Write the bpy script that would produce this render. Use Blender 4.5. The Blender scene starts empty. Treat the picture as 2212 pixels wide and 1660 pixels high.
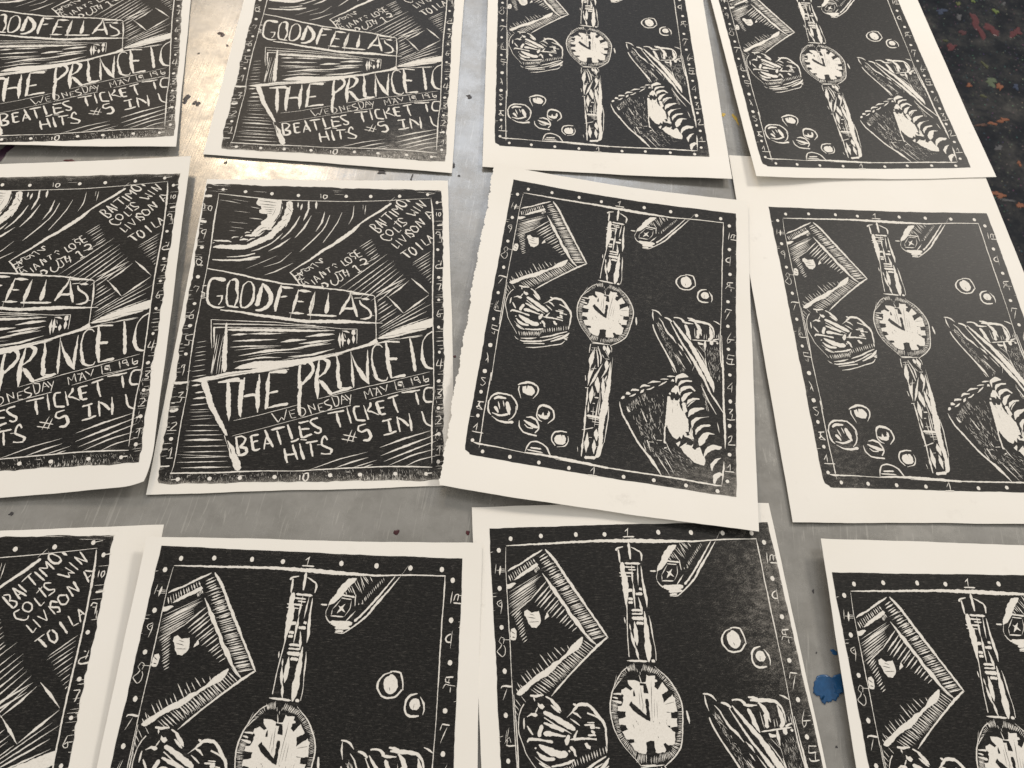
import bpy, bmesh, math, random
import numpy as np
from mathutils import Matrix, Vector
from mathutils.geometry import tessellate_polygon
R = math.radians
col = bpy.context.scene.collection
sc = bpy.context.scene
CAM={'f': 2129.373622234959, 'h': 0.579689474442531, 'r': [0.991085, 0.113622, 0.069579], 'u': [-0.133233, 0.845198, 0.517579], 'w': [0.0, 0.522235, -0.852801]}
BLUE=[(0.2237, 0.1551), (0.2256, 0.1606), (0.2292, 0.163), (0.2332, 0.163), (0.2355, 0.1614), (0.2382, 0.1632), (0.2433, 0.1653), (0.2438, 0.153), (0.2404, 0.1514), (0.2395, 0.1491), (0.2378, 0.147), (0.2357, 0.1472), (0.2333, 0.1454), (0.2316, 0.1455), (0.2303, 0.1437), (0.2286, 0.1442), (0.2278, 0.1462), (0.2267, 0.1484), (0.2243, 0.149), (0.2229, 0.1502)]
EDGE=[[0.3815, 0.9244], [0.4338, 0.553]]
SPOTS=[('blue', 0.2333, 0.1541, 0.0105, 0.0112, 'blue'), ('blue_small', 0.2391, 0.1788, 0.0023, 0.0017, 'blue'), ('green', -0.2484, 0.29, 0.0024, 0.007, 'green'), ('red_l', -0.4109, 0.522, 0.0062, 0.0025, 'red'), ('red1', -0.0169, 0.2285, 0.002, 0.0019, 'red'), ('red2', -0.0663, 0.2218, 0.0026, 0.0024, 'darkred'), ('red3', -0.0478, 0.3731, 0.0013, 0.0015, 'red'), ('ink1', -0.3325, 0.7141, 0.0035, 0.0044, 'brown'), ('ink2', -0.3379, 0.6177, 0.003, 0.0079, 'ink'), ('ink3', -0.3269, 0.6136, 0.0034, 0.005, 'ink'), ('ink4', -0.2797, 0.5446, 0.0014, 0.0025, 'ink'), ('ink5', -0.078, 0.6719, 0.0036, 0.0029, 'ink'), ('ink6', -0.1418, 0.5584, 0.0058, 0.0025, 'ink'), ('ink7', -0.1142, 0.5564, 0.0011, 0.005, 'ink'), ('ink8', -0.0792, 0.5784, 0.0015, 0.0041, 'ink'), ('y1', 0.1706, 0.6948, 0.0025, 0.003, 'yellow'), ('y2', 0.1824, 0.6918, 0.0021, 0.0083, 'yellow'), ('mar', -0.4693, 0.5243, 0.0055, 0.0175, 'maroon'), ('ink9', -0.3223, 0.6985, 0.0015, 0.0019, 'brown'), ('ink10', -0.3457, 0.6818, 0.0012, 0.0018, 'ink'), ('ink11', -0.0726, 0.5666, 0.0011, 0.002, 'ink'), ('ink12', -0.1207, 0.5511, 0.0014, 0.0015, 'ink'), ('blk', 0.2276, 0.2196, 0.0012, 0.0012, 'ink'), ('ink13', -0.3281, 0.198, 0.0019, 0.0016, 'ink'), ('ink14', 0.2359, 0.1184, 0.0011, 0.0008, 'ink'), ('ink15', 0.227, 0.1769, 0.0006, 0.0008, 'ink')]
FSPOTS=[(1.1622, 2.2841, 0.015, 0.054, 'red'), (1.2012, 2.2741, 0.027, 0.019, 'red'), (1.2708, 2.2743, 0.017, 0.023, 'red'), (1.0718, 2.1705, 0.019, 0.013, 'red'), (1.2282, 2.3613, 0.009, 0.012, 'lime'), (1.0672, 2.3268, 0.015, 0.014, 'dimblue'), (1.161, 2.0444, 0.017, 0.019, 'sage'), (1.1802, 2.0285, 0.009, 0.017, 'orange'), (1.0969, 2.0168, 0.01, 0.007, 'orange'), (1.1659, 1.8957, 0.014, 0.01, 'orange'), (1.1339, 1.8772, 0.011, 0.008, 'orange'), (1.1032, 1.8652, 0.016, 0.006, 'rust'), (1.1348, 1.7877, 0.011, 0.011, 'grey'), (1.1779, 1.7408, 0.007, 0.008, 'orange'), (1.0996, 1.6247, 0.014, 0.009, 'orange'), (1.1113, 1.6174, 0.015, 0.006, 'orange'), (1.1519, 1.5952, 0.008, 0.013, 'orange'), (1.1236, 2.3729, 0.006, 0.012, 'yellowgreen'), (1.1557, 2.1102, 0.008, 0.012, 'olive'), (1.1242, 1.6063, 0.026, 0.004, 'grey'), (1.0594, 2.1943, 0.008, 0.006, 'olive'), (1.1152, 2.311, 0.011, 0.012, 'grey'), (1.1281, 1.981, 0.009, 0.007, 'olive'), (1.2256, 2.036, 0.011, 0.01, 'dimblue'), (1.1689, 2.396, 0.008, 0.008, 'lime'), (1.0599, 1.8133, 0.008, 0.008, 'green'), (1.2593, 2.4022, 0.008, 0.008, 'grey'), (1.1148, 2.2415, 0.017, 0.009, 'darkred')]
QUADS={'N4':[[-0.0037, -0.0194], [1.0255, -0.0428], [1.0418, 1.0165], [-0.0302, 1.0292]],'W3':[[-0.0939, -0.0504], [1.0497, -0.0596], [1.0785, 1.0894], [-0.0638, 1.1021]],'W1':[[-0.0501, -0.12], [1.1028, -0.12], [1.0885, 1.0975], [-0.0531, 1.1013]],'W2':[[-0.0421, -0.12], [1.1128, -0.12], [1.1002, 1.0466], [-0.0446, 1.0474]],'W4':[[-0.1406, -0.2287], [1.0532, -0.2222], [1.1015, 1.0828], [-0.1438, 1.1033]],'W5':[[-0.0542, -0.0215], [1.0632, -0.0426], [1.0826, 1.06], [-0.0207, 1.06]],'W6':[[-0.0592, -0.0604], [1.0205, -0.055], [1.0006, 1.12], [-0.0592, 1.12]],'W7':[[-0.0159, -0.0894], [1.08, -0.078], [1.08, 1.08], [-0.0702, 1.08]],'N5':[[-0.06, -0.0045], [1.1545, -0.0261], [1.1545, 1.06], [-0.06, 1.06]],'N3':[[-0.06, -0.0472], [1.0323, -0.0742], [1.0462, 1.0648], [-0.06, 1.0824]],'N1':[[-0.06, -0.06], [1.0546, -0.06], [1.0119, 1.0479], [-0.06, 0.9891]],'N2':[[-0.0545, -0.05], [1.0565, -0.05], [1.0329, 1.0473], [-0.0685, 1.0286]]}
GRIDS={'N4':[[[-35750,58308,1309],[-31754,58939,1219],[-27767,59600,1098],[-23778,60275,960],[-19785,60938,834],[-15792,61596,715],[-11795,62263,597],[-7800,62916,477],[-3808,63553,356]],[[-34850,52768,1060],[-30859,53395,995],[-26872,54057,886],[-22880,54738,755],[-18883,55402,642],[-14888,56070,539],[-10890,56747,437],[-6892,57405,334],[-2902,58031,230]],[[-33942,47228,840],[-29945,47850,800],[-25960,48514,704],[-21976,49197,580],[-17984,49860,480],[-13982,50512,393],[-9982,51185,308],[-5987,51853,221],[-1998,52492,133]],[[-33028,41690,647],[-29021,42310,630],[-25042,42973,549],[-21071,43657,434],[-17085,44317,347],[-13078,44956,277],[-9068,45610,208],[-5073,46276,138],[-1094,46940,66]],[[-32122,36157,481],[-28109,36780,483],[-24132,37447,416],[-20164,38130,316],[-16179,38786,244],[-12175,39431,190],[-8166,40083,138],[-4171,40740,84],[-192,41401,30]],[[-31220,30625,339],[-27206,31251,355],[-23229,31925,307],[-19256,32617,225],[-15254,33276,171],[-11256,33922,134],[-7281,34566,98],[-3304,35215,61],[700,35867,23]],[[-30315,25088,223],[-26300,25711,250],[-22324,26386,220],[-18350,27077,162],[-14343,27744,128],[-10352,28397,108],[-6424,29034,88],[-2456,29679,68],[1578,30330,46]],[[-29417,19559,135],[-25403,20185,170],[-21422,20848,160],[-17447,21526,128],[-13450,22193,114],[-9471,22849,111],[-5536,23493,108],[-1558,24140,104],[2482,24793,99]],[[-28524,14036,77],[-24518,14675,119],[-20530,15328,130],[-16549,15991,124],[-12558,16650,131],[-8570,17303,144],[-4599,17953,158],[-607,18604,171],[3410,19257,182]]],
'W3':[[[-8265,64937,1134],[-4199,64917,884],[-136,64794,753],[3908,64624,702],[7951,64513,690],[12001,64442,722],[16054,64387,813],[20110,64315,976],[24170,64228,1212]],[[-8372,59424,946],[-4293,59431,691],[-226,59222,610],[3806,58929,637],[7808,58748,661],[11849,58731,649],[15915,58771,666],[19983,58747,778],[24053,58667,993]],[[-8481,53830,854],[-4405,53817,590],[-342,53655,446],[3693,53450,381],[7707,53327,356],[11756,53295,374],[15824,53268,452],[19882,53199,601],[23943,53104,824]],[[-8596,48199,827],[-4533,48123,571],[-480,47990,394],[3562,47874,286],[7600,47815,240],[11651,47782,258],[15726,47719,343],[19786,47628,494],[23837,47533,713]],[[-8707,42613,836],[-4648,42505,579],[-595,42400,390],[3450,42328,268],[7490,42284,212],[11540,42230,224],[15619,42146,302],[19683,42051,447],[23727,41964,658]],[[-8812,37053,892],[-4741,36967,629],[-695,36864,433],[3338,36787,304],[7372,36744,242],[11433,36673,246],[15517,36559,317],[19571,36470,455],[23615,36394,660]],[[-8907,31504,1005],[-4821,31438,745],[-784,31321,566],[3225,31211,445],[7250,31153,372],[11311,31070,368],[15375,30958,422],[19428,30883,534],[23492,30819,720]],[[-9019,25931,1184],[-4920,25839,999],[-878,25647,1009],[3097,25487,976],[7110,25458,782],[11166,25408,683],[15216,25336,673],[19286,25293,707],[23372,25249,845]],[[-9149,20350,1404],[-5071,20258,1192],[-1019,20116,1146],[2992,19993,1077],[7027,19946,889],[11083,19891,790],[15133,19819,793],[19199,19757,855],[23271,19693,1008]]],
'W1':[[[-14546,96160,898],[-10515,96604,691],[-6483,97047,520],[-2451,97491,387],[1581,97934,292],[5613,98377,234],[9644,98820,213],[13676,99263,229],[17708,99705,283]],[[-13938,90625,824],[-9907,91069,629],[-5875,91511,470],[-1843,91947,349],[2188,92392,266],[6220,92845,220],[10252,93289,211],[14284,93728,240],[18316,94170,306]],[[-13331,85090,752],[-9298,85539,568],[-5264,85982,422],[-1235,86387,313],[2794,86829,242],[6826,87320,208],[10856,87776,211],[14890,88203,252],[18924,88635,330]],[[-12723,79557,682],[-8687,80027,510],[-4648,80488,376],[-621,80882,279],[3405,81295,220],[7437,81776,198],[11463,82245,213],[15495,82677,266],[19531,83101,356]],[[-12115,74023,613],[-8078,74495,454],[-4040,74957,332],[-9,75361,247],[4020,75760,200],[8050,76216,190],[12071,76686,217],[16100,77127,282],[20138,77563,384]],[[-11508,68484,547],[-7473,68931,400],[-3437,69384,290],[599,69809,218],[4637,70209,185],[8661,70646,192],[12665,71117,236],[16693,71565,313],[20739,72016,422]],[[-10903,62939,485],[-6874,63358,364],[-2837,63808,268],[1203,64263,202],[5242,64661,203],[9251,65056,262],[13239,65487,353],[17259,65925,442],[21313,66401,528]],[[-10295,57397,430],[-6265,57764,371],[-2236,58206,290],[1804,58705,202],[5837,59090,249],[9828,59419,392],[13798,59766,560],[17806,60196,661],[21871,60732,695]],[[-9684,51873,366],[-5653,52275,293],[-1625,52714,223],[2410,53183,165],[6438,53588,210],[10445,53952,333],[14439,54326,484],[18455,54763,597],[22507,55271,672]]],
'W2':[[[8851,97127,918],[12838,97771,752],[16826,98415,651],[20813,99057,617],[24798,99698,649],[28785,100339,748],[32773,100980,913],[36760,101619,1145],[40745,102257,1443]],[[9732,91654,833],[13720,92298,667],[17707,92941,567],[21687,93578,533],[25655,94213,566],[29643,94856,666],[33650,95505,831],[37642,96146,1064],[41627,96784,1362]],[[10614,86181,770],[14605,86829,604],[18594,87477,505],[22556,88100,471],[26520,88732,505],[30522,89384,605],[34543,90037,771],[38533,90676,1004],[42510,91312,1303]],[[11497,80705,730],[15496,81366,569],[19489,82031,468],[23447,82652,431],[27418,83279,464],[31437,83929,565],[35447,84572,732],[39427,85206,965],[43394,85839,1264]],[[12375,75211,725],[16363,75841,591],[20355,76517,479],[24332,77172,418],[28315,77798,446],[32328,78449,546],[36322,79097,714],[40295,79732,947],[44273,80365,1248]],[[13242,69676,777],[17182,70184,726],[21174,70885,578],[25204,71644,440],[29207,72292,449],[33196,72941,549],[37172,73613,717],[41162,74258,951],[45154,74893,1252]],[[14107,64137,870],[18005,64533,928],[21993,65263,737],[26069,66129,504],[30097,66810,491],[34079,67453,590],[38075,68123,755],[42071,68776,986],[46045,69415,1284]],[[14982,58646,943],[18879,59056,1019],[22858,59765,846],[26923,60591,626],[30942,61268,620],[34925,61914,713],[38931,62582,866],[42931,63251,1080],[46904,63907,1362]],[[15884,53266,912],[19829,53808,866],[23821,54493,723],[27850,55226,589],[31851,55888,602],[35838,56531,702],[39835,57178,869],[43823,57824,1101],[47797,58463,1400]]],
'W4':[[[14016,65328,168],[18032,65773,196],[22057,66246,238],[26081,66711,321],[30100,67164,438],[34125,67620,588],[38159,68078,769],[42178,68532,982],[46185,68989,1227]],[[14638,59790,233],[18649,60223,256],[22681,60719,268],[26709,61191,333],[30713,61615,436],[34748,62077,573],[38808,62558,741],[42831,63012,940],[46824,63468,1172]],[[15260,54252,289],[19266,54679,312],[23309,55199,284],[27338,55668,328],[31332,56082,418],[35364,56549,541],[39427,57042,696],[43456,57499,882],[47452,57950,1100]],[[15882,48722,331],[19887,49150,356],[23943,49693,284],[27967,50160,306],[31970,50602,383],[35996,51065,493],[40035,51532,634],[44060,51985,807],[48070,52433,1012]],[[16505,43197,349],[20501,43626,371],[24560,44173,265],[28585,44641,268],[32593,45093,331],[36621,45558,427],[40654,46016,555],[44676,46463,715],[48694,46913,907]],[[17132,37681,334],[21126,38105,343],[25182,38645,223],[29213,39117,213],[33230,39564,263],[37257,40026,346],[41282,40485,460],[45302,40937,607],[49322,41393,785]],[[17768,32169,286],[21772,32591,271],[25821,33109,160],[29853,33593,142],[33874,34045,179],[37895,34501,248],[41911,34960,349],[45930,35416,482],[49950,35873,647]],[[18394,26653,244],[22397,27070,223],[26423,27547,150],[30438,28024,136],[34454,28487,151],[38482,28954,186],[42515,29424,251],[46547,29889,354],[50574,30350,497]],[[19031,21163,134],[23046,21606,70],[27074,22071,-6],[31094,22537,-33],[35113,22997,-24],[39136,23457,13],[43160,23916,82],[47184,24375,185],[51206,24832,321]]],
'W5':[[[-28685,26395,1276],[-24672,26796,1103],[-20646,27193,975],[-16614,27590,885],[-12587,27987,815],[-8568,28388,763],[-4557,28796,735],[-535,29195,733],[3494,29586,757]],[[-28153,20877,1141],[-24148,21279,946],[-20114,21678,820],[-16067,22072,746],[-12018,22466,684],[-8008,22869,630],[-4021,23287,598],[-3,23689,591],[4035,24072,610]],[[-27622,15363,1014],[-23623,15772,791],[-19582,16173,669],[-15528,16575,618],[-11464,16958,568],[-7449,17338,514],[-3468,17752,478],[547,18162,466],[4583,18551,480]],[[-27086,9845,907],[-23092,10256,658],[-19051,10661,540],[-14996,11072,510],[-10936,11443,470],[-6913,11806,416],[-2915,12207,375],[1103,12618,358],[5137,13022,368]],[[-26543,4315,836],[-22548,4721,574],[-18506,5122,454],[-14448,5527,430],[-10394,5906,392],[-6369,6281,335],[-2363,6683,289],[1659,7093,268],[5688,7499,273]],[[-25987,-1218,811],[-21987,-820,553],[-17945,-419,425],[-13890,-17,385],[-9848,378,336],[-5823,771,272],[-1807,1174,221],[2214,1578,195],[6237,1979,195]],[[-25423,-6747,823],[-21416,-6353,581],[-17379,-5951,440],[-13334,-5544,370],[-9302,-5141,300],[-5279,-4741,227],[-1258,-4342,171],[2764,-3942,140],[6786,-3543,135]],[[-24858,-12268,855],[-20845,-11875,631],[-16815,-11473,476],[-12780,-11066,373],[-8753,-10662,281],[-4731,-10262,199],[-709,-9863,138],[3312,-9463,102],[7334,-9064,92]],[[-24298,-17785,894],[-20281,-17390,682],[-16256,-16990,516],[-12229,-16585,388],[-8205,-16183,279],[-4183,-15783,188],[-161,-15384,122],[3860,-14985,81],[7882,-14586,66]]],
'W6':[[[-7585,30415,15],[-3612,31102,125],[365,31795,190],[4350,32490,210],[8334,33181,185],[12317,33867,115],[16301,34546,1],[20281,35238,-159],[24257,35941,-364]],[[-6642,24948,99],[-2677,25633,215],[1297,26332,285],[5284,27033,311],[9279,27730,291],[13266,28405,227],[17256,29063,117],[21237,29751,-37],[25209,30467,-237]],[[-5694,19485,156],[-1729,20172,277],[2247,20870,353],[6246,21569,384],[10240,22270,369],[14217,22953,310],[18203,23612,206],[22184,24293,57],[26157,25003,-137]],[[-4740,14024,186],[-773,14710,312],[3207,15399,393],[7214,16094,429],[11205,16794,420],[15173,17489,367],[19150,18172,268],[23126,18855,124],[27101,19549,-64]],[[-3790,8561,188],[181,9246,319],[4157,9933,406],[8160,10633,447],[12155,11331,444],[16124,12024,395],[20096,12714,302],[24071,13400,164],[28049,14088,-20]],[[-2841,3098,162],[1136,3787,299],[5113,4477,391],[9108,5179,438],[13098,5873,439],[17071,6559,396],[21040,7246,308],[25017,7934,176],[28997,8624,-2]],[[-1892,-2366,109],[2087,-1675,251],[6067,-984,348],[10050,-289,400],[14033,403,408],[18009,1090,370],[21985,1779,287],[25965,2470,160],[29945,3161,-13]],[[-944,-7830,28],[3036,-7139,176],[7015,-6448,278],[10995,-5757,336],[14974,-5066,348],[18954,-4375,316],[22933,-3685,239],[26913,-2994,117],[30894,-2303,-51]],[[5,-13294,-80],[3984,-12603,73],[7964,-11912,181],[11943,-11221,244],[15923,-10530,262],[19902,-9839,235],[23882,-9148,163],[27862,-8458,46],[31842,-7767,-116]]],
'W7':[[[16804,30676,1120],[20781,31123,1146],[24795,31640,1055],[28849,32204,900],[32923,32764,775],[36979,33290,724],[41013,33790,733],[45035,34279,777],[49054,34765,841]],[[17462,25178,1050],[21443,25625,1088],[25450,26135,994],[29500,26693,826],[33580,27259,690],[37645,27787,635],[41680,28278,645],[45702,28763,693],[49721,29249,761]],[[18139,19718,898],[22121,20174,933],[26126,20674,851],[30169,21209,705],[34247,21760,589],[38315,22284,546],[42349,22768,564],[46369,23248,616],[50387,23733,689]],[[18827,14266,691],[22815,14737,712],[26825,15231,653],[30862,15735,552],[34923,16251,477],[38984,16765,460],[43016,17250,489],[47036,17732,548],[51054,18217,625]],[[19527,8794,484],[23525,9277,489],[27543,9769,455],[31574,10256,402],[35614,10747,372],[39657,11243,380],[43684,11731,422],[47703,12216,487],[51721,12701,570]],[[20221,3298,317],[24229,3783,311],[28248,4270,296],[32275,4756,280],[36304,5241,283],[40331,5728,312],[44352,6214,364],[48370,6700,435],[52388,7185,522]],[[20903,-2213,197],[24918,-1728,188],[28936,-1243,184],[32957,-758,191],[36980,-273,213],[41001,213,255],[45019,698,314],[49037,1184,391],[53055,1669,482]],[[21577,-7730,111],[25594,-7244,103],[29612,-6759,108],[33631,-6274,126],[37650,-5789,159],[41668,-5303,208],[45686,-4818,274],[49704,-4332,354],[53721,-3847,450]],[[22246,-13247,47],[26263,-12761,42],[30281,-12276,52],[34299,-11790,77],[38318,-11305,116],[42335,-10820,171],[46353,-10334,241],[50371,-9849,326],[54388,-9363,427]]],
'N5':[[[-52757,23302,-82],[-48767,23955,-46],[-44777,24609,-24],[-40787,25262,-18],[-36797,25916,-26],[-32806,26569,-49],[-28813,27221,-87],[-24824,27874,-140],[-20837,28530,-207]],[[-51851,17771,44],[-47861,18425,81],[-43871,19078,104],[-39881,19732,112],[-35891,20385,105],[-31896,21039,83],[-27900,21690,46],[-23911,22341,-5],[-19928,22997,-71]],[[-50944,12241,136],[-46954,12894,175],[-42965,13548,199],[-38975,14201,208],[-34987,14856,203],[-31000,15512,182],[-27004,16164,147],[-23009,16814,97],[-19023,17467,32]],[[-50038,6711,196],[-46048,7364,236],[-42059,8018,262],[-38069,8671,272],[-34082,9326,268],[-30103,9982,249],[-26115,10636,215],[-22117,11288,166],[-18120,11939,103]],[[-49132,1180,224],[-45143,1834,265],[-41153,2487,292],[-37163,3141,304],[-33174,3794,301],[-29189,4447,283],[-25202,5101,250],[-21209,5756,203],[-17215,6409,141]],[[-48227,-4350,218],[-44237,-3696,261],[-40247,-3043,289],[-36257,-2389,302],[-32267,-1736,301],[-28277,-1084,284],[-24289,-431,253],[-20299,224,207],[-16308,878,146]],[[-47321,-9880,180],[-43331,-9227,225],[-39341,-8573,254],[-35351,-7920,268],[-31362,-7266,268],[-27372,-6613,253],[-23382,-5960,223],[-19392,-5306,178],[-15403,-4652,119]],[[-46416,-15411,110],[-42426,-14757,155],[-38436,-14103,186],[-34446,-13450,202],[-30456,-12797,203],[-26466,-12143,189],[-22477,-11490,160],[-18487,-10836,117],[-14497,-10183,59]],[[-45510,-20941,6],[-41520,-20287,53],[-37530,-19634,85],[-33540,-18980,102],[-29550,-18327,105],[-25561,-17673,92],[-21571,-17020,65],[-17581,-16367,23],[-13591,-15713,-34]]],
'N3':[[[-58367,54866,530],[-54418,55671,509],[-50469,56477,504],[-46520,57283,514],[-42568,58085,542],[-38596,58852,618],[-34549,59477,844],[-30510,60076,1108],[-26643,61010,1070]],[[-57251,49392,496],[-53302,50198,483],[-49353,51004,486],[-45404,51810,505],[-41452,52611,542],[-37473,53362,640],[-33391,53931,946],[-29321,54472,1299],[-25485,55453,1210]],[[-56134,43918,452],[-52185,44724,448],[-48239,45532,459],[-44296,46343,486],[-40339,47143,531],[-36351,47901,636],[-32287,48510,932],[-28232,49086,1277],[-24378,50019,1228]],[[-55018,38444,400],[-51069,39250,404],[-47126,40061,423],[-43186,40875,457],[-39220,41672,510],[-35228,42446,616],[-31195,43125,872],[-27172,43763,1175],[-23289,44628,1187]],[[-53902,32971,338],[-49952,33776,350],[-46007,34585,377],[-42064,35396,420],[-38097,36193,480],[-34113,36977,590],[-30098,37692,827],[-26091,38374,1107],[-22194,39215,1148]],[[-52785,27497,267],[-48836,28302,287],[-44887,29108,322],[-40937,29913,373],[-36977,30710,442],[-33002,31496,562],[-28988,32224,809],[-24986,32932,1085],[-21088,33777,1127]],[[-51669,22023,187],[-47719,22828,215],[-43770,23634,258],[-39818,24437,317],[-35860,25232,396],[-31884,26013,540],[-27859,26740,835],[-23852,27462,1135],[-19967,28318,1145]],[[-50553,16549,97],[-46603,17354,134],[-42653,18160,185],[-38703,18965,251],[-34747,19764,339],[-30772,20550,492],[-26748,21296,793],[-22748,22039,1085],[-18863,22883,1097]],[[-49437,11074,-1],[-45487,11880,43],[-41537,12686,102],[-37587,13491,177],[-33635,14296,270],[-29672,15094,404],[-25683,15876,622],[-21708,16655,844],[-17792,17474,927]]],
'N1':[[[-68231,85090,166],[-64321,86142,124],[-60411,87194,106],[-56502,88245,110],[-52592,89297,137],[-48682,90348,188],[-44771,91399,261],[-40861,92450,358],[-36951,93501,477]],[[-66773,79670,254],[-62863,80722,194],[-58953,81774,157],[-55043,82824,144],[-51133,83876,153],[-47225,84930,185],[-43315,85983,241],[-39404,87032,319],[-35494,88082,420]],[[-65315,74250,346],[-61405,75302,267],[-57492,76350,212],[-53576,77391,180],[-49669,78446,171],[-45773,79521,185],[-41864,80584,223],[-37947,81624,283],[-34036,82664,366]],[[-63857,68830,440],[-59947,69882,344],[-56030,70924,270],[-52110,71960,220],[-48209,73019,193],[-44321,74097,190],[-40409,75160,209],[-36488,76206,251],[-32576,77244,316]],[[-62394,63406,541],[-58483,64456,428],[-54569,65500,338],[-50650,66538,270],[-46750,67591,227],[-42856,68651,208],[-38942,69707,211],[-35021,70758,236],[-31112,71808,280]],[[-60895,57947,680],[-56976,58986,559],[-53061,60026,459],[-49150,61061,380],[-45248,62082,324],[-41341,63123,295],[-37420,64182,287],[-33506,65241,290],[-29620,66315,298]],[[-59312,52420,903],[-55369,53426,799],[-51442,54440,707],[-47533,55456,626],[-43640,56456,560],[-39732,57487,521],[-35805,58549,498],[-31919,59616,464],[-28081,60737,406]],[[-57764,46940,1101],[-53805,47927,1004],[-49870,48925,914],[-45961,49938,826],[-42070,50949,746],[-38169,51974,690],[-34259,53018,645],[-30397,54091,577],[-26583,55240,467]],[[-56404,41612,1117],[-52464,42626,976],[-48539,43647,848],[-44629,44677,730],[-40727,45710,629],[-36822,46740,552],[-32916,47773,493],[-29039,48835,423],[-25188,49947,329]]],
'N2':[[[-38931,91361,381],[-34915,91808,455],[-30899,92256,508],[-26884,92703,540],[-22868,93151,552],[-18853,93599,543],[-14837,94048,512],[-10822,94496,462],[-6807,94945,390]],[[-38310,85795,340],[-34294,86243,411],[-30278,86690,460],[-26262,87138,489],[-22246,87586,497],[-18230,88033,485],[-14215,88479,451],[-10201,88929,397],[-6186,89379,322]],[[-37689,80230,300],[-33673,80677,367],[-29654,81126,413],[-25630,81576,439],[-21615,82029,443],[-17601,82471,427],[-13585,82898,390],[-9579,83352,332],[-5565,83813,254]],[[-37068,74664,260],[-33052,75111,324],[-29028,75560,367],[-24999,76013,389],[-20990,76479,390],[-16985,76925,370],[-12974,77342,329],[-8967,77781,268],[-4948,78245,186]],[[-36447,69098,221],[-32429,69541,281],[-28408,69979,320],[-24386,70433,339],[-20380,70915,336],[-16377,71370,313],[-12368,71793,269],[-8355,72226,205],[-4328,72681,119]],[[-35824,63535,182],[-31801,63979,239],[-27785,64397,274],[-23774,64822,290],[-19782,65321,285],[-15774,65795,261],[-11744,66218,216],[-7716,66653,148],[-3700,67111,56]],[[-35198,57980,143],[-31171,58440,197],[-27160,58856,229],[-23155,59269,244],[-19163,59739,249],[-15145,60173,250],[-11084,60557,230],[-7060,60999,158],[-3067,61493,34]],[[-34577,52414,105],[-30549,52881,155],[-26538,53318,184],[-22535,53742,198],[-18527,54174,208],[-14497,54570,225],[-10446,54947,223],[-6432,55393,148],[-2445,55903,0]],[[-33962,46838,67],[-29940,47295,113],[-25926,47745,139],[-21916,48186,145],[-17901,48625,134],[-13881,49060,108],[-9855,49492,62],[-5841,49941,-17],[-1836,50404,-128]]]}
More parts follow.
